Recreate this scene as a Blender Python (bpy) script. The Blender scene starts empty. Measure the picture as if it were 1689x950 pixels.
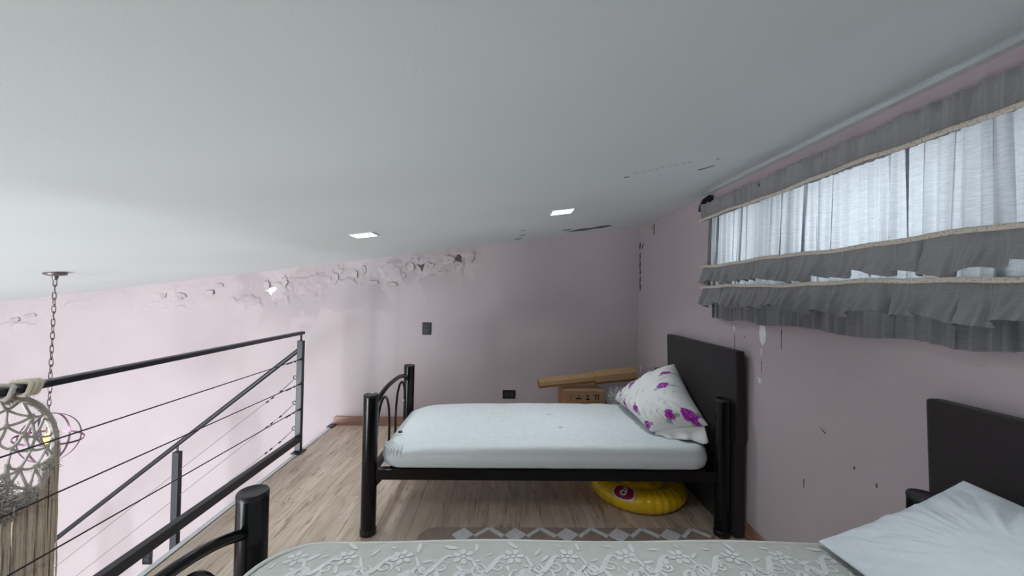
import bpy, bmesh, math, random
import numpy as np
from mathutils import Vector, Matrix

random.seed(7)
rng = np.random.default_rng(11)
S = bpy.context.scene
C = S.collection
PI = math.pi

# ------------------------------------------------------------------ camera
F_PX, W_PX, H_PX = 640.0, 1689.0, 950.0
YAW, PITCH, ROLL, EYE = 0.0245, 0.0139, 0.0186, 1.35
_f = Vector((math.sin(YAW)*math.cos(PITCH), math.cos(YAW)*math.cos(PITCH), math.sin(PITCH)))
_r0 = Vector((math.cos(YAW), -math.sin(YAW), 0))
_u0 = _r0.cross(_f)
_r = _r0*math.cos(ROLL) + _u0*math.sin(ROLL)
_u = _u0*math.cos(ROLL) - _r0*math.sin(ROLL)
cam_d = bpy.data.cameras.new('camera'); cam = bpy.data.objects.new('camera', cam_d); C.objects.link(cam)
m = Matrix.Identity(4)
for i in range(3):
    m[i][0], m[i][1], m[i][2] = _r[i], _u[i], -_f[i]
m[2][3] = EYE
cam.matrix_world = m
cam_d.sensor_fit = 'HORIZONTAL'; cam_d.sensor_width = 36; cam_d.lens = F_PX/W_PX*36
cam_d.clip_start = 0.02
S.camera = cam

def ray(x, y):
    return _f + _r*((x-W_PX/2)/F_PX) - _u*((y-H_PX/2)/F_PX)
def at(x, y, X=None, Y=None, Z=None):
    d = ray(x, y)
    t = X/d.x if X is not None else (Y/d.y if Y is not None else (Z-EYE)/d.z)
    return Vector((d.x*t, d.y*t, d.z*t+EYE))

# room numbers (metres, floor of the loft at z = 0)
XR, YF, ZC, SL = 1.3976, 3.95, 2.047, 0.1377      # window wall, far wall, ceiling height there, ceiling slope
XE, XL, YB, ZL = -1.645, -5.6, -2.0, -2.65        # loft edge, left wall, back wall, lower floor
def ceil_z(X): return ZC + SL*(X-XR)
def on_ceiling(x, y):
    d = ray(x, y); t = (ZC-SL*XR-EYE)/(d.z-SL*d.x)
    return Vector((d.x*t, d.y*t, d.z*t+EYE))

# ------------------------------------------------------------------ world, daylight, exposure
wd = bpy.data.worlds.new('World'); S.world = wd; wd.use_nodes = True
bg = wd.node_tree.nodes['Background']; bg.inputs[0].default_value = (0.84, 0.92, 1.0, 1); bg.inputs[1].default_value = 4.2
def area(name, loc, rot, sx, sy, power, col):
    l = bpy.data.lights.new(name, 'AREA'); l.shape = 'RECTANGLE'; l.size = sx; l.size_y = sy
    l.energy = power; l.color = col
    o = bpy.data.objects.new(name, l); o.location = loc; o.rotation_euler = rot; C.objects.link(o); return o
# daylight through the glazing of the lower room, back left of the camera: the highlights on the two
# foot posts and the lit near faces of the railing posts in the photograph both point there
area('daylight_window_back_offscreen', (-3.6, YB-0.25, -1.25), (PI/2, 0, 0), 2.7, 1.8, 360, (0.93, 0.985, 1.0))
vs = S.view_settings
vs.view_transform = 'Standard'; vs.look = 'None'; vs.gamma = 1.0; vs.use_curve_mapping = False; vs.exposure = 0.3

# ------------------------------------------------------------------ helpers: nodes
def lin(r, g, b):
    f = lambda c: (c/255/12.92) if c/255 <= 0.04045 else ((c/255+0.055)/1.055)**2.4
    return (f(r), f(g), f(b), 1)
class N:
    def __init__(s, name):
        s.m = bpy.data.materials.new(name); s.m.use_nodes = True; s.t = s.m.node_tree; s.t.nodes.clear()
        s.out = s.t.nodes.new('ShaderNodeOutputMaterial')
    def n(s, typ, **kw):
        nd = s.t.nodes.new(typ)
        for k, v in kw.items():
            if k.startswith('_'): setattr(nd, k[1:], v)
            else:
                key = int(k[1:]) if k[0] == 'i' and k[1:].isdigit() else k.replace('_', ' ')
                s.put(nd.inputs[key], v)
        return nd
    def put(s, sock, v):
        if isinstance(v, bpy.types.NodeSocket): s.t.links.new(v, sock)
        else: sock.default_value = v
    def math(s, op, a, b=0.0):
        nd = s.n('ShaderNodeMath', _operation=op); s.put(nd.inputs[0], a); s.put(nd.inputs[1], b); return nd.outputs[0]
    def mix(s, f, a, b, blend='MIX'):
        nd = s.n('ShaderNodeMix', _data_type='RGBA', _blend_type=blend)
        s.put(nd.inputs[0], f); s.put(nd.inputs[6], a); s.put(nd.inputs[7], b); return nd.outputs[2]
    def coord(s, kind='Object', scale=(1, 1, 1), loc=(0, 0, 0)):
        c = s.n('ShaderNodeTexCoord'); mp = s.n('ShaderNodeMapping')
        s.put(mp.inputs[0], c.outputs[kind]); mp.inputs[1].default_value = loc; mp.inputs[3].default_value = scale
        return mp.outputs[0]
    def noise(s, vec, scale, detail=4, rough=0.5, dist=0):
        nd = s.n('ShaderNodeTexNoise', Scale=scale, Detail=detail, Roughness=rough, Distortion=dist); s.put(nd.inputs['Vector'], vec)
        return nd.outputs[0]
    def ramp(s, v, a, b, c0=(0, 0, 0, 1), c1=(1, 1, 1, 1)):
        nd = s.n('ShaderNodeValToRGB'); s.put(nd.inputs[0], v)
        e = nd.color_ramp.elements; e[0].position = a; e[1].position = b; e[0].color = c0; e[1].color = c1
        return nd.outputs[0]
    def bump(s, h, strength=0.3, dist=0.002):
        return s.n('ShaderNodeBump', Strength=strength, Distance=dist, Height=h).outputs[0]
    def bsdf(s, col, rough=0.6, metal=0.0, normal=None, **kw):
        b = s.n('ShaderNodeBsdfPrincipled', Roughness=rough, Metallic=metal)
        s.put(b.inputs['Base Color'], col)
        if normal is not None: s.put(b.inputs['Normal'], normal)
        for k, v in kw.items(): s.put(b.inputs[k.replace('_', ' ')], v)
        return b.outputs[0]
    def done(s, sh): s.t.links.new(sh, s.out.inputs[0]); return s.m

def simple(name, col, rough=0.5, metal=0.0, var=0.08, vscale=20, bump=0.0, bscale=200, bd=0.001, **kw):
    k = N(name); v = k.coord()
    n1 = k.noise(v, vscale, 4)
    dark = tuple(c*(1-var) for c in col[:3])+(1,); lite = tuple(min(1, c*(1+var)) for c in col[:3])+(1,)
    c = k.ramp(n1, 0.3, 0.7, dark, lite)
    nm = k.bump(k.noise(v, bscale, 3), bump, bd) if bump else None
    return k.done(k.bsdf(c, rough, metal, nm, **kw))

# ---- paint, plaster, floor
def mat_wall(name, attr=None, seed=0):
    k = N(name); v = k.coord('Object', loc=(seed, seed*2, 0))
    base = lin(191, 179, 182); c = k.mix(k.ramp(k.noise(v, 1.3, 5, 0.55), 0.35, 0.7), base, lin(184, 173, 177))
    c = k.mix(k.math('MULTIPLY', k.ramp(k.noise(v, 5.5, 6, 0.6), 0.55, 0.72), 0.35), c, lin(197, 183, 188))
    nm = k.bump(k.noise(v, 190, 3), 0.18, 0.002)
    if attr:
        a = k.n('ShaderNodeVertexColor', _layer_name=attr)
        c = k.mix(1.0, c, a.outputs[0], 'MULTIPLY')
    return k.done(k.bsdf(c, 0.72, 0, nm, Specular_IOR_Level=0.3))
M = {}
M['wall'] = mat_wall('mauve_wall_paint'); M['wall_far'] = mat_wall('mauve_wall_paint_peeling', 'wear_tone', 3)
k = N('white_ceiling_paint'); v = k.coord()
M['ceiling'] = k.done(k.bsdf(k.ramp(k.noise(v, 1.1, 4), 0.3, 0.7, lin(206, 212, 213), lin(213, 219, 220)), 0.7, 0, k.bump(k.noise(v, 160, 3), 0.15, 0.002)))
k = N('wood_look_laminate'); oi = k.n('ShaderNodeObjectInfo')
tc = k.n('ShaderNodeTexCoord'); off = k.n('ShaderNodeCombineXYZ'); k.put(off.inputs[0], k.math('MULTIPLY', oi.outputs['Random'], 37.0)); k.put(off.inputs[1], k.math('MULTIPLY', oi.outputs['Random'], 91.0))
ad = k.n('ShaderNodeVectorMath', _operation='ADD'); k.put(ad.inputs[0], tc.outputs['Object']); k.put(ad.inputs[1], off.outputs[0])
def scl(vec, s):
    mp = k.n('ShaderNodeMapping'); k.put(mp.inputs[0], vec); mp.inputs[3].default_value = s; return mp.outputs[0]
g1 = k.noise(scl(ad.outputs[0], (9, 0.9, 1)), 1.6, 5, 0.6, 0.6)
g2 = k.noise(scl(ad.outputs[0], (46, 1.6, 1)), 2.2, 6, 0.65, 0.3)
g3 = k.noise(scl(ad.outputs[0], (16, 2.2, 1)), 2.0, 3, 0.5, 1.2)
c = k.ramp(g1, 0.34, 0.68, lin(192, 171, 151), lin(230, 213, 195))
c = k.mix(k.math('MULTIPLY', k.ramp(g2, 0.48, 0.68), 0.6), c, lin(152, 126, 108))
c = k.mix(k.math('MULTIPLY', k.ramp(g3, 0.56, 0.68), 0.62), c, lin(118, 94, 82))
c = k.mix(k.math('MULTIPLY', oi.outputs['Random'], 0.28), c, lin(188, 168, 152))
M['plank'] = k.done(k.bsdf(c, k.math('ADD', k.math('MULTIPLY', g2, 0.15), 0.36), 0, k.bump(g2, 0.08, 0.001)))
M['subfloor'] = simple('concrete_slab', lin(60, 56, 52), 0.9)
M['low_floor'] = simple('lower_floor_tile', lin(188, 180, 170), 0.4, vscale=3)
k = N('baseboard_wood'); v = k.coord('Object', (3, 3, 30))
M['base'] = k.done(k.bsdf(k.ramp(k.noise(v, 3, 5), 0.3, 0.7, lin(132, 96, 84), lin(168, 128, 113)), 0.5))
M['white_metal'] = simple('white_painted_metal', lin(214, 216, 218), 0.45)
M['chip'] = simple('bare_white_plaster', lin(235, 236, 236), 0.85, bump=0.3)
M['damp'] = simple('dark_damp_plaster', lin(92, 82, 82), 0.9, var=0.3, vscale=60)
M['stain_pale'] = simple('pale_grey_stain', lin(160, 162, 164), 0.9)
M['mold'] = simple('mould_stain', lin(96, 94, 96), 0.9, var=0.35, vscale=90)
# ---- metal
M['rail'] = simple('charcoal_painted_steel', lin(40, 43, 50), 0.42, 0.2, vscale=40)
M['bed_black'] = simple('glossy_black_bed_tube', lin(13, 13, 15), 0.2, 0.0, var=0.3, vscale=30, Specular_IOR_Level=0.3)
M['cable'] = simple('steel_cable', lin(60, 62, 66), 0.4, 0.7)
M['cable_bright'] = simple('bright_steel_cable', lin(120, 118, 122), 0.5, 0.3)
M['black_plastic'] = simple('black_plastic', lin(22, 22, 25), 0.35)
M['dark_plastic'] = simple('dark_grey_plastic', lin(48, 52, 60), 0.3)
M['bronze'] = simple('aged_bronze', lin(120, 112, 110), 0.4, 0.7, vscale=50)
M['mauve_metal'] = simple('mauve_bronze_hoop', lin(118, 88, 112), 0.35, 0.6, vscale=30)
# ---- textiles
def fabric(name, c0, c1, weave=900, rough=0.9, bump=0.5, trans=0.0, tcol=None, slub=(3, 3, 60)):
    k = N(name); v = k.coord()
    w1 = k.n('ShaderNodeTexNoise', Scale=weave, Detail=1); k.put(w1.inputs['Vector'], v)
    n2 = k.noise(k.coord('Object', slub), 10, 4, 0.6)
    c = k.ramp(k.math('ADD', k.math('MULTIPLY', n2, 0.6), k.math('MULTIPLY', w1.outputs[0], 0.4)), 0.35, 0.65, c0, c1)
    nm = k.bump(w1.outputs[0], bump, 0.0008)
    sh = k.bsdf(c, rough, 0, nm, Sheen_Weight=0.15, Specular_IOR_Level=0.2)
    if trans:
        t = k.n('ShaderNodeBsdfTranslucent'); k.put(t.inputs[0], k.mix(k.ramp(n2, 0.36, 0.64), tuple(x*0.72 for x in tcol[:3])+(1,), tcol)); k.put(t.inputs[1], nm)
        mx = k.n('ShaderNodeMixShader'); mx.inputs[0].default_value = trans; k.put(mx.inputs[1], sh); k.put(mx.inputs[2], t.outputs[0]); sh = mx.outputs[0]
    return k.done(sh)
M['linen'] = fabric('grey_linen_curtain', lin(128, 128, 130), lin(150, 150, 152), 700, trans=0.42, tcol=(0.62, 0.66, 0.68, 1))
M['linen_ruffle'] = fabric('grey_linen_ruffle', lin(146, 146, 147), lin(159, 159, 160), 700, trans=0.18, tcol=(0.3, 0.3, 0.3, 1))
k = N('cream_lace_trim'); v = k.coord('Object', (1, 260, 260))
M['lace'] = k.done(k.bsdf(k.mix(k.math('MULTIPLY', k.ramp(k.noise(v, 0.6, 2), 0.52, 0.62), 0.5), lin(214, 205, 192), lin(130, 122, 112)), 0.85))
M['headboard'] = fabric('charcoal_brown_upholstery', lin(38, 34, 36), lin(56, 50, 52), 1100, bump=0.8)
M['sheet'] = fabric('white_cotton_sheet', lin(214, 220, 222), lin(228, 233, 235), 900, bump=0.25)
M['pillow_white'] = fabric('white_pillowcase', lin(208, 216, 222), lin(222, 229, 233), 900, bump=0.25)
M['ticking'] = fabric('grey_green_mattress_ticking', lin(182, 182, 176), lin(194, 194, 189), 900, bump=0.4)
M['ticking_light'] = fabric('pale_damask_thread', lin(202, 204, 202), lin(216, 218, 217), 900, bump=0.2)
M['piping'] = fabric('mattress_piping', lin(196, 198, 190), lin(214, 216, 210), 900)
M['rug_brown'] = fabric('brown_rug_base', lin(146, 126, 117), lin(166, 146, 136), 500)
M['rug_grey'] = fabric('pale_grey_rug_pile', lin(204, 200, 200), lin(228, 225, 225), 260, bump=1.0)
M['yarn'] = fabric('taupe_yarn', lin(196, 180, 162), lin(230, 215, 197), 500, bump=1.0, slub=(60, 60, 3))
M['yarn_grey'] = fabric('grey_wool_yarn', lin(184, 178, 172), lin(218, 212, 206), 500, bump=1.0)
M['yarn_pale'] = fabric('cream_yarn', lin(226, 214, 192), lin(240, 232, 214), 500, bump=1.0)
k = N('printed_cotton'); a = k.n('ShaderNodeVertexColor', _layer_name='print'); v = k.coord()
M['print'] = k.done(k.bsdf(a.outputs[0], 0.85, 0, k.bump(k.noise(v, 900, 2), 0.2, 0.0008), Specular_IOR_Level=0.2))
# ---- misc
M['card'] = simple('brown_cardboard', lin(176, 142, 104), 0.85, vscale=15, bump=0.1)
M['card_dark'] = simple('brown_box_board', lin(156, 122, 92), 0.85, vscale=15)
M['tape'] = simple('reddish_packing_tape', lin(176, 120, 98), 0.4)
M['ink'] = simple('black_print_ink', lin(38, 30, 28), 0.8)
k = N('clear_stretch_wrap'); tr = k.n('ShaderNodeBsdfTransparent'); sh = k.bsdf((0.75, 0.76, 0.78, 1), 0.12); mx = k.n('ShaderNodeMixShader')
k.put(mx.inputs[0], k.ramp(k.noise(k.coord(), 38, 5, 0.7), 0.4, 0.75, (0.12, 0.12, 0.12, 1), (0.75, 0.75, 0.75, 1))); k.put(mx.inputs[1], tr.outputs[0]); k.put(mx.inputs[2], sh); M['wrap'] = k.done(mx.outputs[0])
M['vinyl'] = simple('yellow_vinyl', lin(240, 196, 22), 0.25, var=0.1, vscale=8, Coat_Weight=0.3)
M['badge_white'] = simple('white_print', lin(232, 216, 220), 0.4); M['badge_red'] = simple('maroon_print', lin(140, 20, 56), 0.4)
k = N('window_glass'); tr = k.n('ShaderNodeBsdfTransparent'); gl = k.n('ShaderNodeBsdfGlossy', Roughness=0.02); mx = k.n('ShaderNodeMixShader'); mx.inputs[0].default_value = 0.06
k.put(mx.inputs[1], tr.outputs[0]); k.put(mx.inputs[2], gl.outputs[0]); M['glass'] = k.done(mx.outputs[0])
def emit(name, col, st):
    k = N(name); e = k.n('ShaderNodeEmission'); e.inputs[0].default_value = col; e.inputs[1].default_value = st; return k.done(e.outputs[0])
M['led'] = emit('led_diffuser', (0.87, 0.955, 1, 1), 8); M['flame'] = emit('warm_bulb', (1.0, 0.55, 0.10, 1), 5.0)

# ------------------------------------------------------------------ helpers: shapes
class B:
    def __init__(s): s.v = []; s.f = []
    def add(s, vs, fs):
        o = len(s.v); s.v += [tuple(p) for p in vs]; s.f += [tuple(i+o for i in f) for f in fs]; return s
    def box(s, x0, x1, y0, y1, z0, z1, bev=0.0):
        bm = bmesh.new(); bmesh.ops.create_cube(bm, size=1)
        for p in bm.verts: p.co = Vector(((x0+x1)/2+p.co.x*(x1-x0), (y0+y1)/2+p.co.y*(y1-y0), (z0+z1)/2+p.co.z*(z1-z0)))
        if bev: bmesh.ops.bevel(bm, geom=bm.edges[:], offset=bev, segments=2, affect='EDGES', profile=0.5)
        bm.verts.index_update(); s.add([p.co for p in bm.verts], [[q.index for q in f.verts] for f in bm.faces]); bm.free(); return s
    def tube(s, pts, r, n=10, closed=False, caps=True, flat=None):
        pts = [Vector(p) for p in pts]; L = len(pts)
        rr = r if hasattr(r, '__len__') else [r]*L
        tg = [(pts[(i+1) % L if closed else min(i+1, L-1)]-pts[(i-1) % L if closed else max(i-1, 0)]).normalized() for i in range(L)]
        up = Vector((0, 0, 1)) if abs(tg[0].z) < 0.9 else Vector((1, 0, 0))
        a = tg[0].cross(up).normalized(); vs = []
        for i in range(L):
            a = (a-tg[i]*a.dot(tg[i])).normalized(); b = tg[i].cross(a)
            for j in range(n):
                t = 2*PI*j/n; ca, sb = math.cos(t)*rr[i], math.sin(t)*rr[i]*(flat or 1)
                vs.append(pts[i]+a*ca+b*sb)
        fs = []
        for i in range(L if closed else L-1):
            for j in range(n):
                i2 = (i+1) % L
                fs.append((i*n+j, i*n+(j+1) % n, i2*n+(j+1) % n, i2*n+j))
        if caps and not closed: fs += [tuple(range(n))[::-1], tuple((L-1)*n+j for j in range(n))]
        return s.add(vs, fs)
    def lathe(s, prof, c, n=24, axis=(0, 0, 1)):
        ax = Vector(axis).normalized(); q = Vector((0, 0, 1)).rotation_difference(ax); c = Vector(c); vs = []
        for r, z in prof:
            for j in range(n): vs.append(c+q @ Vector((r*math.cos(2*PI*j/n), r*math.sin(2*PI*j/n), z)))
        fs = [(i*n+j, i*n+(j+1) % n, (i+1)*n+(j+1) % n, (i+1)*n+j) for i in range(len(prof)-1) for j in range(n)]
        fs += [tuple(range(n))[::-1], tuple((len(prof)-1)*n+j for j in range(n))]
        return s.add(vs, fs)
    def prism(s, poly, d):                       # poly: 3-D outline, d: extrusion vector
        n = len(poly); poly = [Vector(p) for p in poly]; d = Vector(d)
        return s.add(poly+[p+d for p in poly], [tuple(range(n))[::-1], tuple(range(n, 2*n))]+[(i, (i+1) % n, n+(i+1) % n, n+i) for i in range(n)])
    def grid(s, P, wrap=False):                  # P: array (a, b, 3)
        a, b = P.shape[:2]; vs = P.reshape(-1, 3).tolist()
        fs = [(i*b+j, i*b+(j+1) % b, (i+1)*b+(j+1) % b, (i+1)*b+j) for i in range(a-1) for j in range(b if wrap else b-1)]
        return s.add(vs, fs)
    def needle(s, p, d, ln, w):
        p = Vector(p); d = Vector(d).normalized(); o = d.orthogonal().normalized(); o.rotate(Matrix.Rotation(random.random()*6, 3, d))
        return s.add([p-o*w, p+o*w, p+d*ln], [(0, 1, 2)])

def obj(name, b, mat, parent=None, smooth=True, angle=40):
    org = parent.matrix_world.translation if parent else Vector()
    p = parent
    org = Vector()
    while p: org += p.location; p = p.parent
    me = bpy.data.meshes.new(name)
    me.from_pydata([(x-org.x, y-org.y, z-org.z) for x, y, z in b.v], [], b.f)
    bm = bmesh.new(); bm.from_mesh(me); bmesh.ops.recalc_face_normals(bm, faces=bm.faces[:]); bm.to_mesh(me); bm.free()
    if smooth:
        me.shade_smooth()
        if angle: me.set_sharp_from_angle(angle=math.radians(angle))
    me.materials.append(M[mat]); me.update()
    o = bpy.data.objects.new(name, me); C.objects.link(o); o.parent = parent; return o
def thing(name, label, cat, loc, group=None):
    o = bpy.data.objects.new(name, None); o.empty_display_size = 0.1; C.objects.link(o); o.location = loc
    return tag(o, label, cat, group)
def tag(o, label, cat, group=None):
    o['label'] = label; o['category'] = cat
    if group: o['group'] = group
    return o
def struct(name, b, mat, smooth=False, **kw):
    o = obj(name, b, mat, smooth=smooth, **kw); o['kind'] = 'structure'; return o
def colour(o, name, cols):
    a = o.data.color_attributes.new(name, 'FLOAT_COLOR', 'POINT'); cols = np.c_[cols, np.ones(len(cols))].astype(np.float32)
    a.data.foreach_set('color', cols.ravel())
_T = rng.random((256, 256))
def vn(x, y):
    x = np.asarray(x, float); y = np.asarray(y, float); x, y = np.broadcast_arrays(x, y)
    xi = np.floor(x).astype(int); yi = np.floor(y).astype(int); u = x-xi; w = y-yi
    u = u*u*(3-2*u); w = w*w*(3-2*w); g = lambda a, b: _T[a & 255, b & 255]
    return (g(xi, yi)*(1-u)+g(xi+1, yi)*u)*(1-w)+(g(xi, yi+1)*(1-u)+g(xi+1, yi+1)*u)*w
def fbm(x, y, o=4):
    t = 0; a = 0.5; n = 0
    for i in range(o): t = t+a*vn(x*2**i+17*i, y*2**i+9*i); n += a; a *= 0.5
    return t/n
def ss(e0, e1, x):
    t = np.clip((x-e0)/(e1-e0), 0, 1); return t*t*(3-2*t)
def blob(n, rx, ry, jag=0.25, seed=0):
    r = random.Random(seed)
    return [(math.cos(2*PI*i/n)*rx*(1+r.uniform(-jag, jag)), math.sin(2*PI*i/n)*ry*(1+r.uniform(-jag, jag))) for i in range(n)]

# ================================================================== SETTING
# ---- loft floor: slab + planks
floor = struct('floor', B().box(XE-0.005, XR+0.1, YB, YF+0.1, -0.27, -0.0125), 'subfloor')
NROW = 16; PW = (XR-XE)/NROW; PLN = 1.28; cache = {}
for i in range(NROW):
    y = YB-(i*0.47 % 1)*PLN
    x = XE+PW*(i+0.5)
    while y < YF:
        a, b_ = max(y, YB), min(y+PLN, YF); ln = round(b_-a, 3)
        if ln > 0.02:
            if ln not in cache:
                o = obj('plank', B().box(-PW/2+0.0006, PW/2-0.0006, -ln/2+0.0006, ln/2-0.0006, -0.012, 0, 0.0008), 'plank', None, smooth=False)
                cache[ln] = o.data
            else:
                o = bpy.data.objects.new('plank', cache[ln]); C.objects.link(o)
            o.parent = floor; o.location = (x, (a+b_)/2, 0)
        y += PLN
lowf = struct('floor_lower', B().box(XL-0.1, XR+0.1, YB-0.1, YF+0.1, ZL-0.1, ZL), 'low_floor')
# ---- loft edge strip
edge = struct('trim_1', B().prism([(XE, YB, 0.002), (XE-0.034, YB, 0.002), (XE-0.034, YB, -0.28), (XE-0.03, YB, -0.28), (XE-0.03, YB, -0.012), (XE, YB, -0.012)], (0, YF-YB, 0)), 'white_metal')
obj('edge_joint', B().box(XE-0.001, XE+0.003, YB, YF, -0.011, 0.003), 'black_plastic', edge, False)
obj('end_plate', B().box(XE-0.055, XE+0.012, 3.855, 3.935, 0.0, 0.012, 0.002), 'black_plastic', edge, False)

# ---- far wall with blistered paint under the ceiling
xs = np.r_[np.linspace(XL, -5.4, 6), np.arange(-5.39, 1.0, 0.0085), np.linspace(1.0, XR+0.06, 20)]
ds = np.r_[np.arange(0, 0.62, 0.008), np.linspace(0.63, 1.4, 26), np.linspace(1.45, 5.2, 20)]
XX, DD = np.meshgrid(xs, ds, indexing='ij')
ZT = ZC+SL*(XX-XR)+0.01
ZZ = np.maximum(ZT-DD, ZL)
def zone(x0, x1, d0, d1, e=0.12):
    return ss(x0-e, x0+e, XX)*(1-ss(x1-e, x1+e, XX))*ss(d0-0.06, d0+0.05, DD)*(1-ss(d1-0.08, d1+0.08, DD))
zmask = np.maximum.reduce([zone(-5.2, -4.55, 0.06, 0.33)*0.9, zone(-3.65, -2.85, 0.06, 0.28), zone(-2.75, -1.75, 0.05, 0.36), zone(-1.75, -0.25, 0.04, 0.25), zone(0.1, 0.5, 0.05, 0.2)*0.25, zone(-4.4, -3.7, 0.03, 0.22)*0.5])
n1 = fbm(XX*5.5, ZZ*6.5, 5); n2 = fbm(XX*13+40, ZZ*13+11, 4)
patch = ss(0.50, 0.56, n1)*zmask
crack = (1-np.clip(np.abs(n1-0.52)/0.03, 0, 1))*zmask*ss(0.42, 0.6, n2)
ridge = (1-np.abs(2*n2-1))**4
disp = patch*(0.007+0.012*n2)+crack*0.017*ridge+zmask*0.006*ridge+0.0012*fbm(XX*3, ZZ*3, 3)
disp[ZZ <= ZL] = 0
# large tone changes of the old paint (patched and washed areas)
n3 = fbm(XX*1.6+5, ZZ*1.6+3, 5); n4 = fbm(XX*3.1+25, ZZ*3.1+13, 5)
stain = ss(-2.75, -2.55, XX)*(1-ss(-0.6, 0.1, XX))*(1-ss(0.35, 0.85, DD+0.5*(n3-0.5)))
tone = 1-0.13*ss(0.5, 0.56, n4)*stain
dark_bands = np.exp(-((XX+1.28)/0.07)**2)*0.08*(0.4+n3)+np.exp(-((XX+2.6)/0.06)**2)*0.03+np.exp(-((XX+1.05)/0.04)**2)*0.05  # soft vertical bands of darker tone across the wall
tone = tone-dark_bands*(1-ss(1.2, 2.0, DD))
col = np.stack([tone, tone*(1-0.01*patch), tone], -1)
pale = (patch*ss(0.55, 0.62, n2))[..., None]*0.4
col = col*(1-pale)+pale*np.array([1.08, 1.12, 1.1])
P = np.stack([XX, YF-disp, ZZ], -1)
wall_far = struct('wall_far', B().grid(P), 'wall_far', smooth=True, angle=None)
colour(wall_far, 'wear_tone', np.clip(col, 0.2, 1.25).reshape(-1, 3))
back_b = B().box(XL-0.1, XR+0.2, YF+0.02, YF+0.2, ZL, 2.3)
obj('masonry', back_b, 'wall', wall_far, False)
# chips and holes in the far wall
def chip(px, py, poly, mat, name, Y=YF, th=0.004, off=0.012):
    c = at(px, py, Y=Y-off)
    obj(name, B().prism([(c.x+a, c.y, c.z+b) for a, b in poly], (0, th, 0)), mat, wall_far, False)
chip(452, 480, [(-0.09, 0.0), (-0.07, 0.028), (-0.02, 0.036), (0.03, 0.05), (0.06, 0.03), (0.075, 0.0), (0.05, -0.04), (0.0, -0.055), (-0.045, -0.03), (-0.05, -0.008)], 'chip', 'plaster_chip')
chip(757, 424, [(-0.045, -0.03), (-0.015, 0.03), (0.03, 0.06), (0.028, 0.0), (0.035, -0.05), (0.0, -0.048)], 'damp', 'paint_hole')
chip(694, 440, [(-0.04, 0.025), (0.0, 0.015), (0.035, 0.035), (0.02, -0.01), (0.012, -0.05), (-0.005, -0.012)], 'damp', 'paint_hole')
def flake(px, py, w, h, curl, seed):
    c = at(px, py, Y=YF-0.010); r = random.Random(seed); na, nr = 15, 5; g = np.zeros((nr, na, 3))
    jag = [r.uniform(0.55, 1.15) for _ in range(na)]; hd = r.uniform(-1, 1)*1.2; hx, hz = math.sin(hd), math.cos(hd)
    for i in range(nr):
        for j in range(na):
            a = 2*PI*j/na; q = (i/(nr-1)+0.02)*jag[j]; x_, z_ = q*math.cos(a)*w*0.55, q*math.sin(a)*h*0.55
            lift = max(0, 0.45-(x_*hx/w+z_*hz/h))**2*curl*0.5
            g[i, j] = (c.x+x_, c.y-lift, c.z+z_)
    o = obj('paint_flake', B().grid(g, wrap=True), 'wall', wall_far, True)
    sm = o.modifiers.new('thick', 'SOLIDIFY'); sm.thickness = 0.0012
for i, (px, py, w, h, cl) in enumerate([(740, 428, .12, .10, .025), (776, 424, .10, .11, .03), (708, 438, .09, .07, .03), (678, 440, .08, .08, .03), (618, 466, .10, .05, .03), (645, 470, .12, .05, .03), (553, 458, .06, .12, .03), (585, 452, .08, .09, .03), (520, 462, .1, .06, .03), (440, 470, .07, .1, .03), (297, 488, .12, .06, .03), (345, 483, .1, .06, .03), (270, 486, .05, .09, .03), (50, 520, .12, .04, .03), (25, 528, .1, .05, .03), (470, 465, .06, .12, .03), (600, 445, .05, .1, .03), (665, 455, .05, .06, .03), (362, 470, .07, .04, .03)]):
    flake(px, py, w, h, cl, i)

# ---- window wall (opening y 0.45..2.46, z 1.40..1.92)
WY0, WY1, WZ0, WZ1 = 0.45, 2.46, 1.40, 1.92
b = B()
b.box(XR, XR+0.16, YB, YF+0.02, ZL, WZ0); b.box(XR, XR+0.16, YB, YF+0.02, WZ1, ZC+0.1)
b.box(XR, XR+0.16, YB, WY0, WZ0, WZ1); b.box(XR, XR+0.16, WY1, YF+0.02, WZ0, WZ1)
wall_right = struct('wall_right', b, 'wall')
def rchip(px, py, poly, mat, name):
    c = at(px, py, X=XR)
    obj(name, B().prism([(XR-0.0015, c.y+a, c.z+b_) for a, b_ in poly], (0.003, 0, 0)), mat, wall_right, False)
rchip(1258, 553, [(0.02, 0.075), (-0.015, 0.075), (-0.03, 0.0), (-0.022, -0.035), (0.0, -0.055), (0.02, -0.03), (0.028, 0.01)], 'chip', 'plaster_chip')
rchip(1256, 582, [(0.004, 0.02), (-0.004, 0.02), (-0.004, -0.012), (0.002, -0.016)], 'chip', 'plaster_chip')
rchip(1253, 628, [(0.012, 0.016), (-0.008, 0.01), (-0.012, -0.008), (0.006, -0.014)], 'chip', 'plaster_chip')
rchip(1211, 543, [(0.008, 0.018), (-0.008, 0.014), (-0.004, -0.02)], 'chip', 'plaster_chip')
rchip(1163, 500, [(0.02, 0.026), (-0.006, 0.006), (-0.02, 0.02), (-0.012, -0.03), (0.006, -0.01)], 'chip', 'plaster_chip')
rchip(1057, 610, [(0.02, 0.04), (-0.02, 0.04), (-0.006, -0.05)], 'chip', 'plaster_chip')
for px, py, w, h in [(1212, 565, .002, .05), (1289, 560, .002, .05), (1256, 605, .002, .03), (1357, 710, .016, .003), (1409, 772, .004, .005), (1446, 801, .003, .008), (1326, 797, .002, .02), (1228, 556, .004, .004), (1079, 378, .012, .05), (1076, 375, .006, .02)]:
    sl = 0.5 if w > 0.015 else 0
    rchip(px, py, [(w, h+sl*w), (-w, h-sl*w), (-w*0.8, -h-sl*w), (w*0.6, -h+sl*w)], 'mold', 'scratch')
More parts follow.
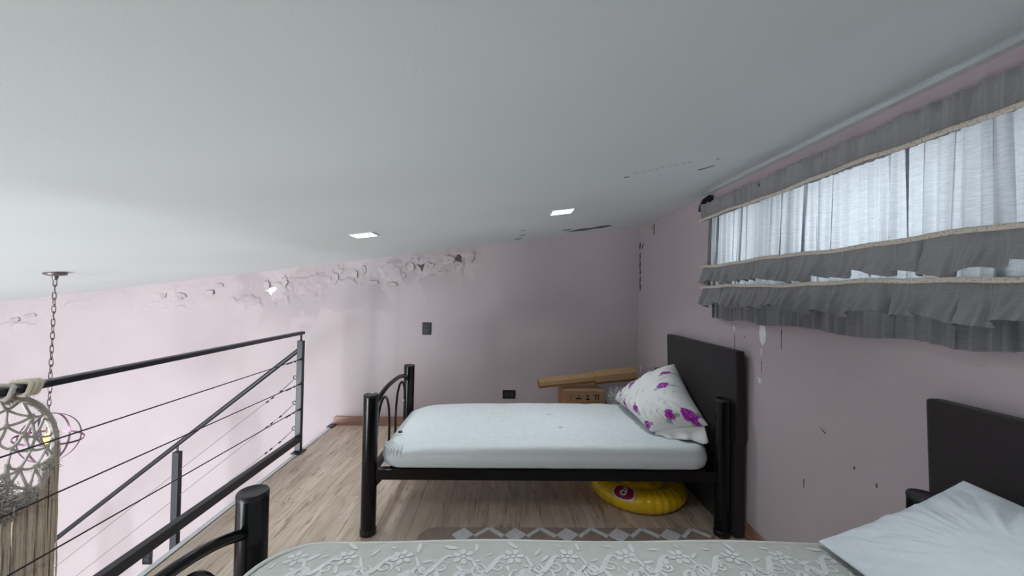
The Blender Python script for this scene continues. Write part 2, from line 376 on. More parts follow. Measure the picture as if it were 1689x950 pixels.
for i, py in enumerate([405, 423, 436, 448, 462, 474]):
    rchip(1056, py, [(0.02*q, 0.05*w) for q, w in blob(9, 1, 0.8, 0.4, i)], 'damp', 'mould_spot')
for px, py, s in [(1060, 407, 1.0), (1062, 403, .5)]:
    rchip(px, py, [(0.02*q*s, 0.03*w*s) for q, w in blob(8, 1, 0.8, 0.4, 9)], 'mold', 'mould_spot')
# window in that wall
win = struct('window_1', B().box(XR+0.07, XR+0.12, WY0, WY1, WZ0, WZ0+0.035).box(XR+0.07, XR+0.12, WY0, WY1, WZ1-0.035, WZ1).box(XR+0.07, XR+0.12, WY0, WY0+0.035, WZ0+0.035, WZ1-0.035).box(XR+0.07, XR+0.12, WY1-0.035, WY1, WZ0+0.035, WZ1-0.035), 'dark_plastic')
for y in (1.03, 1.97): obj('stile', B().box(XR+0.072, XR+0.118, y-0.045, y+0.045, WZ0+0.035, WZ1-0.035, 0.003), 'dark_plastic', win, False)
for y0, y1 in ((WY0+0.035, 0.985), (1.075, 1.925), (2.015, WY1-0.035)): obj('pane', B().box(XR+0.093, XR+0.097, y0, y1, WZ0+0.035, WZ1-0.035), 'glass', win, False)

# ---- ceiling, other walls
ceiling = struct('ceiling', B().prism([(XL-0.1, YB-0.1, ceil_z(XL-0.1)), (XR+0.16, YB-0.1, ceil_z(XR+0.16)), (XR+0.16, YB-0.1, 2.35), (XL-0.1, YB-0.1, ceil_z(XL-0.1)+0.3)], (0, YF-YB+0.2, 0)), 'ceiling')
def cmark(px, py, poly, mat='mold', name='mould_patch'):
    c = on_ceiling(px, py)
    obj(name, B().prism([(c.x+a, c.y+b_, ceil_z(c.x+a)-0.0015) for a, b_ in poly], (0, 0, 0.003)), mat, ceiling, False)
cmark(975, 377, [(-0.22, 0.02), (-0.1, -0.07), (0.0, -0.05), (0.06, -0.10), (0.15, -0.09), (0.19, -0.03), (0.12, 0.04), (0.04, 0.03), (-0.05, 0.075), (-0.14, 0.06)])
cmark(934, 379, [(-0.05, 0.0), (-0.01, -0.02), (0.05, -0.02), (0.03, 0.02), (-0.02, 0.025)])
cmark(862, 380, [(-0.02, -0.01), (0.02, -0.012), (0.02, 0.01), (-0.02, 0.012)]); cmark(862, 388, [(-0.03, 0), (0.02, -0.02), (0.03, 0.01), (-0.02, 0.02)]); cmark(855, 394, [(-0.05, 0.01), (0.02, -0.03), (0.04, -0.02), (0, 0.03)])
cmark(1033, 292, [(-0.012, -0.006), (0.012, -0.006), (0.014, 0.004), (-0.01, 0.006)], 'damp')
cmark(1163, 277, [(-0.03, 0.02), (0.0, -0.005), (0.028, -0.035), (0.03, -0.02), (0.01, 0.005), (-0.01, 0.028)]); cmark(1183, 262, [(-0.008, 0), (0.008, -0.006), (0.006, 0.006)])
for q in range(9): cmark(1050+q*11, 285-q*2.2, [(0.009*a, 0.003*b_) for a, b_ in blob(6, 1, 1, .5, q)], 'stain_pale')
struct('wall_back', B().box(-2.2, XR+0.16, YB-0.15, YB, ZL, 2.35).box(XL-0.1, -5.0, YB-0.15, YB, ZL, 2.35).box(-5.0, -2.2, YB-0.15, YB, ZL, -2.2).box(-5.0, -2.2, YB-0.15, YB, -0.3, 2.35), 'wall')
w2 = struct('window_2', B().box(-5.0, -2.2, YB-0.1, YB-0.05, -2.2, -2.15).box(-5.0, -2.2, YB-0.1, YB-0.05, -0.35, -0.3), 'white_metal')
for x in (-4.97, -3.6, -2.23): obj('stile', B().box(x-0.03, x+0.03, YB-0.1, YB-0.05, -2.15, -0.35), 'white_metal', w2, False)
for x0, x1 in ((-4.94, -3.63), (-3.57, -2.26)): obj('pane', B().box(x0, x1, YB-0.077, YB-0.073, -2.15, -0.35), 'glass', w2, False)
struct('wall_left', B().box(XL-0.15, XL, YB, YF, ZL, 1.4), 'wall')
# ---- baseboards
struct('baseboard_far', B().prism([(-1.655, YF-0.016, 0), (-1.665, YF-0.016, 0.075), (-1.65, YF-0.016, 0.09), (XR, YF-0.016, 0.09), (XR, YF-0.016, 0)], (0, 0.015, 0)), 'base')
struct('baseboard_right', B().box(XR-0.013, XR+0.002, YB, YF-0.017, 0, 0.088, 0.003), 'base')

# ================================================================== RAILINGS AND STAIR
RX, RY = -1.668, 3.28
rail = thing('loft_railing', 'dark steel loft railing with flat handrail and three horizontal cables along floor edge', 'railing', (RX, RY, 0))
def post(y, mat='rail'):
    p = obj('post', B().box(RX-0.023, RX+0.023, y-0.02, y+0.02, 0.01, 0.925, 0.003), mat, rail, False)
    obj('base_plate', B().box(RX-0.035, RX+0.045, y-0.06, y+0.045, 0.002, 0.012, 0.002), 'rail', p, False)
    obj('handrail_stem', B().tube([(RX, y, 0.92), (RX, y, 0.985)], 0.008, 8), 'rail', p)
    return p
post0 = post(RY); post(0.45); post(YB+0.12)
obj('handrail', B().box(RX-0.021, RX+0.021, YB+0.01, RY+0.025, 0.975, 1.0, 0.006), 'rail', rail)
obj('bottom_rail', B().box(RX-0.02, RX+0.02, YB+0.12, RY-0.02, 0.088, 0.14, 0.002), 'rail', rail, False)
for z in (0.771, 0.567, 0.357):
    cb = obj('cable', B().tube([(RX+0.004, YB+0.12, z), (RX+0.004, RY-0.02, z)], 0.0032, 6), 'cable', rail)
    obj('cable_end', B().tube([(RX+0.004, RY-0.045, z), (RX+0.024, RY-0.018, z), (RX+0.03, RY-0.018, z)], 0.006, 8), 'cable', cb)
    for dy in (0.10, 0.16, 0.2): obj('cable_clamp', B().tube([(RX+0.004, RY-dy-0.012, z-0.004), (RX+0.004, RY-dy+0.012, z-0.004)], 0.007, 6), 'cable', cb)
# stair rail running down along the far wall, towards -X
st = thing('stair_railing', 'dark sloping stair handrail with thin bright cables going down beside the far wall', 'railing', (-2.65, RY, -0.86))
DX, DZ = -1, -0.818; x0, z0 = RX-0.023, 0.842
L = 2.9
obj('handrail', B().tube([(x0, RY, z0), (x0-L, RY, z0+DZ*L)], 0.018, 10), 'rail', st)
pz = z0+DZ*(-2.65-x0)*-1
for x in (-2.65, -3.75):
    zt = z0+DZ*(x0-x)
    p = obj('post', B().box(x-0.026, x+0.026, RY-0.022, RY+0.022, zt-0.98, zt-0.06, 0.003), 'rail', st, False)
    obj('handrail_stem', B().tube([(x, RY, zt-0.065), (x, RY, zt)], 0.008, 8), 'rail', p)
for z in (0.612, 0.402, 0.19):
    cb = obj('cable', B().tube([(x0-0.11, RY, z+DZ*0.11), (x0-2.1, RY, z+DZ*2.1)], 0.0022, 6), 'cable_bright', st)
    obj('eye_bolt', B().tube([(x0-0.018+0.014*math.cos(t), RY+0.0, z+0.006+0.014*math.sin(t)) for t in np.linspace(0, 2*PI, 14)[:-1]], 0.0035, 6, True), 'cable', cb)
    obj('turnbuckle', B().tube([(x0-0.03, RY, z-0.012), (x0-0.11, RY, z+DZ*0.11)], [0.0025, 0.005], 6), 'cable_bright', cb)
    for dx in (0.13, 0.2, 0.24): obj('cable_clamp', B().tube([(x0-dx+0.008, RY, z+DZ*(dx-0.008)-0.003), (x0-dx-0.008, RY, z+DZ*(dx+0.008)-0.003)], 0.007, 6), 'cable', cb)
stair = thing('staircase', 'open steel staircase going down along the far wall from the loft edge', 'stairs', (-3.0, 3.6, ZL))
for y in (RY+0.03, YF-0.06):
    obj('stringer', B().prism([(-1.70, y, -0.24), (-1.70, y, -0.44), (-4.47, y, ZL), (-4.27, y, ZL)], (0, 0.02, 0)), 'rail', stair, False)
for n in range(1, 12):
    xx = -1.69-0.235*n; obj('tread', B().box(xx, xx+0.25, RY+0.052, YF-0.062, -0.205*n-0.06, -0.205*n-0.02, 0.004), 'base', stair, False)

# ================================================================== LIGHTS
def ceiling_light(x, y, label, suffix=''):
    z = ceil_z(x); t = thing('recessed_ceiling_light', label, 'ceiling light', (x, y, z), 'square recessed lights of the loft ceiling')
    hs, w = 0.076, 0.007
    def q(x0, x1, y0, y1, d0, d1):
        return B().add([(a, b_, ceil_z(a)-d) for d in (d0, d1) for a, b_ in ((x0, y0), (x1, y0), (x1, y1), (x0, y1))], [(0, 1, 2, 3), (4, 5, 6, 7), (0, 1, 5, 4), (1, 2, 6, 5), (2, 3, 7, 6), (3, 0, 4, 7)])
    b = q(x-hs, x+hs, y-hs, y-hs+w, 0, 0.006)
    for a in ((x-hs, x+hs, y+hs-w, y+hs), (x-hs, x-hs+w, y-hs+w, y+hs-w), (x+hs-w, x+hs, y-hs+w, y+hs-w)): c = q(*a, 0, 0.006); b.add(c.v, c.f)
    obj('frame', b, 'white_metal', t, False)
    obj('diffuser'+suffix, q(x-hs+w, x+hs-w, y-hs+w, y+hs-w, 0.001, 0.004), 'led', t, False)
    l = area('led_beam'+suffix, (0, 0, -0.012), (0, -math.atan(SL)*0.0, 0), 0.13, 0.13, 3.1, (0.87, 0.955, 1.0)); l.data.spread = math.radians(125); l.parent = t
ceiling_light(-0.937, 2.63, 'bright square recessed light in the ceiling above the foot of the sheeted bed')
ceiling_light(0.393, 2.60, 'bright square recessed light in the ceiling above the head half of the sheeted bed')
ceiling_light(-0.937, 0.58, 'square recessed light in the ceiling above the foot of the damask bed', '_offscreen')
ceiling_light(0.393, 0.58, 'square recessed light in the ceiling above the middle of the damask bed', '_offscreen')

# ---- orb pendant
OC = Vector((-3.055, 2.725, 0.312)); cz = ceil_z(OC.x)
orb = thing('orb_pendant_lamp', 'orb pendant lamp of thin mauve hoops hanging on a chain beyond the railing', 'lamp', (OC.x, OC.y, cz))
cn = B().lathe([(0.005, 0.006), (0.057, 0.006), (0.059, -0.006), (0.056, -0.014), (0.046, -0.019), (0.018, -0.024), (0.012, -0.05), (0.004, -0.052)], (OC.x, OC.y, cz), 32, (SL*-0.0, 0, 1))
obj('canopy', cn, 'bronze', orb)
ztop = cz-0.045; zb = OC.z+0.17; nl = 20; pit = (ztop-zb)/nl
for i in range(nl):
    c = Vector((OC.x-0.012*i/nl, OC.y, ztop-pit*(i+0.5))); a = PI/2*(i % 2)+0.5+0.25*math.sin(i*1.7); hl, hw = pit*0.66, 0.009
    pts = []
    for t in np.linspace(0, 2*PI, 17)[:-1]:
        s_, c_ = math.sin(t), math.cos(t); pts.append(c+Vector((math.cos(a)*hw*c_, math.sin(a)*hw*c_, hl*math.copysign(abs(s_)**0.7, s_))))
    obj('chain_link', B().tube(pts, 0.003, 6, True), 'bronze', orb)
R0 = 0.165
for ax, r in (((0.15, 0.1, 1), R0), ((1, 0.25, 0.1), R0), ((0.75, 0.62, 0.25), R0*0.985), ((0.35, -0.9, 0.2), R0*0.97)):
    ax = Vector(ax).normalized(); e1 = ax.orthogonal().normalized(); e2 = ax.cross(e1)
    b = B(); n = 56; vs = []
    for i in range(n):
        d = e1*math.cos(2*PI*i/n)+e2*math.sin(2*PI*i/n)
        for rr, h in ((r, -0.006), (r, 0.006), (r-0.003, 0.006), (r-0.003, -0.006)): vs.append(OC+d*rr+ax*h)
    b.add(vs, [(i*4+j, i*4+(j+1) % 4, ((i+1) % n)*4+(j+1) % 4, ((i+1) % n)*4+j) for i in range(n) for j in range(4)])
    obj('hoop', b, 'mauve_metal', orb)
obj('stem', B().tube([(OC.x-0.012, OC.y, zb+0.02), (OC.x, OC.y, OC.z+0.07)], 0.005, 8), 'bronze', orb)
obj('socket', B().lathe([(0.008, 0.075), (0.017, 0.072), (0.017, 0.036), (0.012, 0.032)], OC, 16), 'bronze', orb)
obj('bulb', B().lathe([(0.011, 0.034), (0.024, 0.024), (0.035, 0.004), (0.036, -0.016), (0.027, -0.04), (0.012, -0.054), (0.002, -0.057)], OC, 16), 'flame', orb)

# ================================================================== MACRAME DREAMCATCHER
DCY, DCZ, DR, DCX = 1.350, 0.742, 0.188, RX-0.036; DV = 1.18
dc = thing('macrame_dreamcatcher', 'fluffy grey and taupe macrame dreamcatcher with long fringe tied to the handrail', 'dreamcatcher', (DCX, DCY, DCZ))
P3 = lambda r, a, dx=0: Vector((DCX+dx, DCY+r*math.cos(a), DCZ+DV*r*math.sin(a)))
ring_pts = [P3(DR, t) for t in np.linspace(0, 2*PI, 73)[:-1]]
rg = obj('ring', B().tube(ring_pts, [0.0115+0.002*random.random() for _ in ring_pts], 8, True), 'yarn_grey', dc)
fz = B()
for i in range(2600):
    a = random.uniform(0, 2*PI); o_ = random.uniform(0, 2*PI)
    d = Vector((math.sin(o_), math.cos(o_)*math.cos(a), math.cos(o_)*math.sin(a)))+Vector((random.uniform(-.7, .7), random.uniform(-.7, .7), random.uniform(-.9, .5)))
    fz.needle(P3(DR, a)+d.normalized()*0.008, d, random.uniform(0.008, 0.02), 0.0008)
f_ = obj('fuzz', fz, 'yarn_grey', rg, False); f_['kind'] = 'stuff'
# net: irregular rounds of cord with knots
rounds = [(1.0, 15, 0.5), (0.76, 15, 0.05), (0.53, 12, 0.2), (0.32, 9, 0.6)]; nodes = []
for fr, n, ph in rounds:
    nodes.append([P3(DR*fr*(1+(random.uniform(-.13, .13) if fr < 1 else 0)), 2*PI*(i+ph+random.uniform(-.25, .25))/n, random.uniform(-.006, .006)) for i in range(n)])
def sag(a, b_, n=6, s=0.006): return [a.lerp(b_, t)+Vector((random.uniform(-.001, .001), 0, -s*4*t*(1-t))) for t in np.linspace(0, 1, n)]
for q in range(len(nodes)-1):
    for p in nodes[q+1]:
        near = sorted(nodes[q], key=lambda w: (w-p).length)[:2]
        for w in near: obj('net_cord', B().tube(sag(p, w), 0.0048, 6), 'yarn_grey', dc)
for q in (1, 2, 3):
    L_ = nodes[q]
    for i in range(len(L_)): obj('net_cord', B().tube(sag(L_[i], L_[(i+1) % len(L_)]), 0.0045, 6), 'yarn_grey', dc)
    kn = B()
    for p in L_: kn.lathe([(0.001, -0.009), (0.007, -0.006), (0.009, 0), (0.007, 0.006), (0.001, 0.009)], p, 8); [kn.needle(p, (random.gauss(0, 1), random.gauss(0, 1), random.gauss(0, 1)), random.uniform(.01, .02), .0007) for _ in range(45)]
    obj('knots', kn, 'yarn_grey', dc)['kind'] = 'stuff'
# hanging loops around the handrail
for y in (1.345, 1.395, 1.41, 1.425):
    pts = [(RX+0.031*math.copysign(abs(math.cos(t))**.5, math.cos(t)), y+0.008*math.sin(t*2), 0.987+0.022*math.copysign(abs(math.sin(t))**.5, math.sin(t))) for t in np.linspace(0, 2*PI, 25)[:-1]]
    lo = obj('hanging_loop', B().tube(pts, 0.0075, 8, True), 'yarn_pale' if y > 1.36 else 'yarn_grey', dc)
    nb = B()
    for i in range(160):
        p = Vector(random.choice(pts)); nb.needle(p, (p-Vector((RX, y, .987)))+Vector((random.uniform(-.03, .03), random.uniform(-.03, .03), random.uniform(-.03, .03))), random.uniform(.012, .022), .0007)
    obj('fuzz', nb, 'yarn_grey', lo, False)['kind'] = 'stuff'
kn = B().lathe([(0.003, -0.03), (0.016, -0.02), (0.02, 0), (0.014, 0.018), (0.004, 0.026)], (DCX+0.004, 1.385, 0.966), 12)
for i in range(400):
    d = Vector((random.gauss(0, 1), random.gauss(0, 1), random.gauss(-0.3, 1))).normalized(); kn.needle(Vector((DCX+0.004, 1.385, 0.955))+d*0.014, d, random.uniform(.012, .028), .0008)
obj('knot', kn, 'yarn_grey', dc)
# shaggy bunches in the lower half and long fringe
tf = B()
for cy, cz_, n, sp in ((-0.05, -0.075, 900, 0.04), (-0.11, -0.05, 700, 0.035), (0.0, -0.12, 900, 0.04), (0.05, -0.14, 400, 0.025), (-0.13, -0.11, 700, 0.04), (0.11, -0.125, 160, 0.02), (0.165, -0.06, 120, 0.012)):
    for i in range(int(n*1.5)):
        p = Vector((DCX+random.gauss(0, .012), DCY+cy+random.gauss(0, sp), DCZ+cz_*1.25+random.gauss(0, sp*0.6)))
        if (p.y-DCY)**2+((p.z-DCZ)/DV)**2 > (DR+.01)**2: continue
        tf.needle(p, (random.gauss(0, .6), random.gauss(0, 1), random.gauss(-0.4, .8)), random.uniform(.018, .045), .002)
obj('shaggy_tuft', tf, 'yarn_grey', dc, False)['kind'] = 'stuff'
fr = {'yarn': B(), 'yarn_pale': B(), 'yarn_grey': B()}
for i in range(430):
    y = DCY+random.uniform(-DR-.005, DR+.004); z1 = DCZ-math.sqrt(max(0, DR**2-(y-DCY)**2))*0.97*DV+0.008
    x = DCX+random.uniform(-.016, .016); ln = random.uniform(.62, .7); w = random.uniform(-.006, .006)
    pts = [(x+random.uniform(-.002, .002), min(y+w*t+random.uniform(-.0015, .0015), DCY+DR+.008), z1-(z1-0.03)*t) for t in np.linspace(0, 1, 9)]
    fr[random.choices(['yarn', 'yarn_pale', 'yarn_grey'], [.8, .07, .13])[0]].tube(pts, random.uniform(.0022, .0036), 5)
for i in range(900):
    y = DCY+DR+random.uniform(-.004, .006); fr['yarn'].needle((DCX+random.uniform(-.015, .015), y, random.uniform(.05, .78)), (0, .6, random.uniform(-1, .4)), random.uniform(.006, .014), .0007)
for kk, v_ in fr.items(): obj('fringe', v_, kk, dc)['kind'] = 'stuff'

# ================================================================== BEDS
def bed(bx0, bx1, by0, by1, label):
    t = thing('single_bed', label, 'bed', ((bx0+bx1)/2, (by0+by1)/2, 0), 'black metal single beds')
    for x in (bx0, bx1):
        for y in (by0, by1):
            p = obj('post', B().lathe([(0.036, 0), (0.041, 0.004), (0.041, 0.766)], (x, y, 0), 28), 'bed_black', t)
            obj('end_cap', B().lathe([(0.0415, 0.758), (0.0415, 0.768), (0.039, 0.772), (0.034, 0.769)], (x, y, 0), 28), 'black_plastic', p)
            obj('foot_cap', B().lathe([(0.040, 0.0), (0.044, 0.004), (0.044, 0.03), (0.0415, 0.034)], (x, y, 0), 28), 'black_plastic', p)
    for y in (by0, by1): obj('side_rail', B().box(bx0+0.035, bx1-0.035, y-0.012, y+0.03 if y == by0 else y+0.012, 0.302, 0.36, 0.003), 'bed_black', t, False)
    for x in (bx0, bx1):
        obj('end_rail', B().box(x-0.015, x+0.015, by0+0.035, by1-0.035, 0.302, 0.345, 0.003), 'bed_black', t, False)
        for y, s in ((by0, 1), (by1, -1)):
            e = 1 if x == bx0 else -1
            obj('gusset', B().prism([(x+e*0.04, y-0.003, 0.302), (x+e*0.075, y-0.003, 0.302), (x+e*0.04, y-0.003, 0.262)], (0, 0.006, 0)), 'bed_black', t, False)
    yc = (by0+by1)/2; hw = (by1-by0)/2
    for x in ((bx0,) if True else ()):
        ys = np.linspace(-1, 1, 41); prof = [(x, yc+a*(hw-0.02), 0.662+0.085*(1-abs(a)**2.6)) for a in ys]
        obj('foot_arch', B().tube(prof, 0.0145, 10), 'bed_black', t)
        for s in (-1, 1):
            c = yc+s*0.205*hw/0.448; w_ = 0.13*hw/0.448; tp = 0.705-0.0145
            pts = [(x, c-w_, 0.33), (x, c-w_, 0.45)]+[(x, c-w_*math.cos(a), 0.45+(tp-0.45)*math.sin(a)**0.8) for a in np.linspace(0.06, PI-0.06, 25)]+[(x, c+w_, 0.45), (x, c+w_, 0.33)]
            obj('hoop', B().tube(pts, 0.008, 8), 'bed_black', t)
    obj('head_bar', B().tube([(bx1, by0+0.02, 0.43), (bx1, by1-0.02, 0.43)], 0.0145, 10), 'bed_black', t)
    for q in range(9):
        x = bx0+0.14+q*(bx1-bx0-0.28)/8
        obj('slat', B().box(x-0.035, x+0.035, by0+0.031, by1-0.013, 0.344, 0.3605), 'bed_black', t, False)
    return t
BX0, BX1, FY0, FY1, NY0, NY1 = -0.722, 1.272, 2.195, 3.086, 0.235, 1.135
bed(BX0, BX1, FY0, FY1, 'black tubular metal single bed whose mattress wears a plain white sheet')
bed(BX0+0.02, BX1, NY0, NY1, 'black tubular metal single bed carrying the bare grey damask mattress')
obj('bead', B().lathe([(0.001, -0.006), (0.005, -0.004), (0.0065, 0), (0.005, 0.004), (0.001, 0.006)], at(666, 660, X=BX0-0.012), 8), 'chip', bpy.data.objects['single_bed'])

def mattress(x0, x1, y0, y1, z0, z1, R, r, crown, wrinkle, seed, N_=260):
    hx, hy = (x1-x0)/2, (y1-y0)/2; cx, cy = (x0+x1)/2, (y0+y1)/2
    def outline(ins):
        a, b_ = hx-ins, hy-ins; rr = max(min(R-ins*0.6, a, b_), 0.004); pts = []
        per = [2*(b_-rr), PI/2*rr, 2*(a-rr), PI/2*rr]*2
        for t in np.linspace(0, 1, N_, endpoint=False):
            # fixed angular distribution so that rings correspond: use outermost parametrisation
            pts.append(t)
        a0, b0, r0 = hx, hy, R
        segs = [('l', a0, -(b0-r0), a0, b0-r0), ('c', a0-r0, b0-r0, 0), ('l', a0-r0, b0, -(a0-r0), b0), ('c', -(a0-r0), b0-r0, PI/2), ('l', -a0, b0-r0, -a0, -(b0-r0)), ('c', -(a0-r0), -(b0-r0), PI), ('l', -(a0-r0), -b0, a0-r0, -b0), ('c', a0-r0, -(b0-r0), 1.5*PI)]
        lens = [math.hypot(s[3]-s[1], s[4]-s[2]) if s[0] == 'l' else PI/2*r0 for s in segs]; T = sum(lens); out = []
        for t in pts:
            d = t*T; i = 0
            while d > lens[i] and i < 7: d -= lens[i]; i += 1
            s = segs[i]; f = d/lens[i]
            sx, sy = a/a0, b_/b0
            if s[0] == 'l': px, py = s[1]+(s[3]-s[1])*f, s[2]+(s[4]-s[2])*f
            else: an = s[3]+f*PI/2; px, py = s[1]+r0*math.cos(an), s[2]+r0*math.sin(an)
            out.append((px*sx, py*sy))
        return np.array(out)
    prof = [(0.03, z0)]+[(r*0.5*(1-math.sin(a)), z0+r*0.5*(1-math.cos(a))) for a in np.linspace(0.3, PI/2, 4)]
    prof += [(-0.006*math.sin(PI*t), z0+r*0.5+(z1-r-z0-r*0.5)*t) for t in np.linspace(0.15, 0.85, 6)]
    prof += [(r*(1-math.cos(a)), z1-r+r*math.sin(a)) for a in np.linspace(0, PI/2, 8)]
    prof += [(r+(hy*0.985-r)*t, z1) for t in np.linspace(0.04, 1, 26)]
    rings = []
    for ins, z in prof:
        o_ = outline(ins); rings.append(np.c_[o_[:, 0]+cx, o_[:, 1]+cy, np.full(N_, z)])
    P = np.array(rings); X, Y, Z = P[..., 0], P[..., 1], P[..., 2]
    up = ss(z1-r*1.2, z1-r*0.2, Z)
    Z += up*crown(X, Y)
    w = (fbm(X*9+seed, Y*9+Z*14, 4)-0.5)*wrinkle
    out = np.stack([X-cx, Y-cy], -1); nn = np.linalg.norm(out/np.array([hx, hy]), axis=-1, keepdims=True)
    side = (1-up)[..., None]*0.6
    P[..., :2] += out/np.maximum(np.linalg.norm(out, axis=-1, keepdims=True), 1e-3)*w[..., None]*side
    P[..., 2] += w*up*0.8
    b = B().grid(P, wrap=True); b.f.append(tuple(range(N_))[::-1]); b.f.append(tuple((len(prof)-1)*N_+j for j in range(N_)))
    return b
# far bed: sheet-covered mattress
cr1 = lambda X, Y: 0.012*np.sin(np.clip((X+0.69)/1.92, 0, 1)*PI)+0.010*np.clip((X+0.2), -1, 1.4)-0.022*ss(-0.42, -0.7, X)
mt1 = thing('mattress', 'single mattress in a plain white fitted sheet on the bed by the far wall', 'mattress', (0.27, 2.63, 0.36))
obj('sheeted_body', mattress(-0.674, 1.226, 2.19, 3.085, 0.3615, 0.474, 0.13, 0.035, cr1, 0.014, 3), 'sheet', mt1, True, None)
for i, (px, py, w, h) in enumerate([(660, 712, .012, .008), (905, 684, .018, .003), (924, 705, .012, .002)]):
    c = at(px, py, Z=0.492 if px > 700 else 0.474); obj('sheet_mark', B().prism([(c.x+w*a, c.y+h*b_, c.z-0.006) for a, b_ in blob(8, 1, 1, .3, i)], (0, 0, 0.011)), 'damp' if i == 0 else 'rug_grey', mt1, False)
# gathered corner of the sheet at the foot end
for i in range(9):
    t = i/8; an = PI*1.05+t*0.42*PI; c0 = Vector((-0.674+0.13, 2.19+0.13, 0)); r_ = 0.128
    p0 = c0+Vector((math.cos(an)*r_, math.sin(an)*r_, 0.462)); p1 = c0+Vector((math.cos(an+.05)*(r_+.004), math.sin(an+.05)*(r_+.004), 0.41-0.02*(i % 3))); p2 = c0+Vector((math.cos(an)*(r_-.05), math.sin(an)*(r_-.05), 0.476))
    obj('sheet_pleat', B().tube([p2, p0.lerp(p2, .3), p0, p0.lerp(p1, .5), p1], [0.001, .005, .007, .006, .001], 8), 'sheet', mt1)

# near bed: bare damask mattress
cr2 = lambda X, Y: 0.014*np.sin(np.clip((X+0.68)/1.9, 0, 1)*PI)**0.5
MZ = 0.612
mt2 = thing('mattress', 'bare grey damask mattress with pale scroll pattern and piped edge', 'mattress', (0.28, 0.68, 0.36))
MX0, MX1, MY0, MY1 = -0.652, 1.222, 0.21, 1.162
obj('body', mattress(MX0, MX1, MY0, MY1, 0.3615, MZ, 0.16, 0.03, cr2, 0.0022, 9), 'ticking', mt2, True, None)
def rrect(x0, x1, y0, y1, R, n=10):
    pts = []
    for cx, cy, a0 in ((x1-R, y1-R, 0), (x0+R, y1-R, PI/2), (x0+R, y0+R, PI), (x1-R, y0+R, 1.5*PI)):
        pts += [(cx+R*math.cos(a0+a), cy+R*math.sin(a0+a)) for a in np.linspace(0, PI/2, n)]
    out = []
    for i in range(len(pts)):
        a, b_ = pts[i], pts[(i+1) % len(pts)]; k_ = max(1, int(math.hypot(b_[0]-a[0], b_[1]-a[1])/0.03))
        out += [(a[0]+(b_[0]-a[0])*j/k_, a[1]+(b_[1]-a[1])*j/k_) for j in range(k_)]
    return out
for z_, mat_ in ((MZ-0.008, 'piping'), (0.385, 'piping')):
    pts = [(x, y, z_+(float(cr2(np.array(x), 0))*0.75 if z_ > .5 else 0)+0.003*math.sin(x*9+y*7)) for x, y in rrect(MX0+0.004, MX1-0.004, MY0+0.004, MY1-0.004, 0.155)]
    obj('piping', B().tube(pts, 0.0055, 8, True), mat_, mt2)
# scrolls: flat ribbons woven into the cover
dm = B()
def top2(x, y): return MZ+float(cr2(np.array(x), 0))+0.0016
def inside(x, y):
    return MX0+0.05 < x < 0.98 and 0.5 < y < MY1-0.035 and not (x < MX0+0.16 and y > MY1-0.16 and math.hypot(x-MX0-0.16, y-MY1+0.16) > 0.125)
def ribbon(pts, w):
    L_ = len(pts); vs = []
    for i in range(L_):
        a, b_ = pts[max(i-1, 0)], pts[min(i+1, L_-1)]; dx, dy = b_[0]-a[0], b_[1]-a[1]; q = math.hypot(dx, dy) or 1
        ww = w*(0.25+0.75*math.sin(PI*(0.08+0.84*i/(L_-1)))); nx, ny = -dy/q*ww, dx/q*ww
        vs += [(pts[i][0]+nx, pts[i][1]+ny), (pts[i][0]-nx, pts[i][1]-ny)]
    if not all(inside(*p) for p in pts): return
    dm.add([(x, y, top2(x, y)) for x, y in vs], [(2*i, 2*i+1, 2*i+3, 2*i+2) for i in range(L_-1)])
def disc(cx, cy, pts):
    if not inside(cx, cy): return
    dm.add([(cx, cy, top2(cx, cy))]+[(cx+a, cy+b_, top2(cx+a, cy+b_)) for a, b_ in pts], [(0, i+1, (i+1) % len(pts)+1) for i in range(len(pts))])
def spiral(cx, cy, r, a0, sgn, turns=1.3, w=0.004):
    n = 26; ribbon([(cx+r*(1-0.75*t)*math.cos(a0+sgn*t*turns*2*PI), cy+r*(1-0.75*t)*math.sin(a0+sgn*t*turns*2*PI)) for t in np.linspace(0, 1, n)], w)
def flower(cx, cy, r, a0):
    for i in range(6):
        a = a0+i*PI/3; p = [(r*.62*math.cos(a)+r*.36*math.cos(t)*math.cos(a)-r*.25*math.sin(t)*math.sin(a), r*.62*math.sin(a)+r*.36*math.cos(t)*math.sin(a)+r*.25*math.sin(t)*math.cos(a)) for t in np.linspace(0, 2*PI, 11)[:-1]]
        q = (sum(k_[0] for k_ in p)/10, sum(k_[1] for k_ in p)/10); disc(cx+q[0], cy+q[1], [(k_[0]-q[0], k_[1]-q[1]) for k_ in p])
    disc(cx, cy, [(r*.2*math.cos(t), r*.2*math.sin(t)) for t in np.linspace(0, 2*PI, 9)[:-1]])
def leaf(cx, cy, ln, a):
    disc(cx, cy, [(ln*math.cos(t)*math.cos(a)-ln*.33*math.sin(t)*math.sin(a), ln*math.cos(t)*math.sin(a)+ln*.33*math.sin(t)*math.cos(a)) for t in np.linspace(0, 2*PI, 13)[:-1]])
r = random.Random(5)
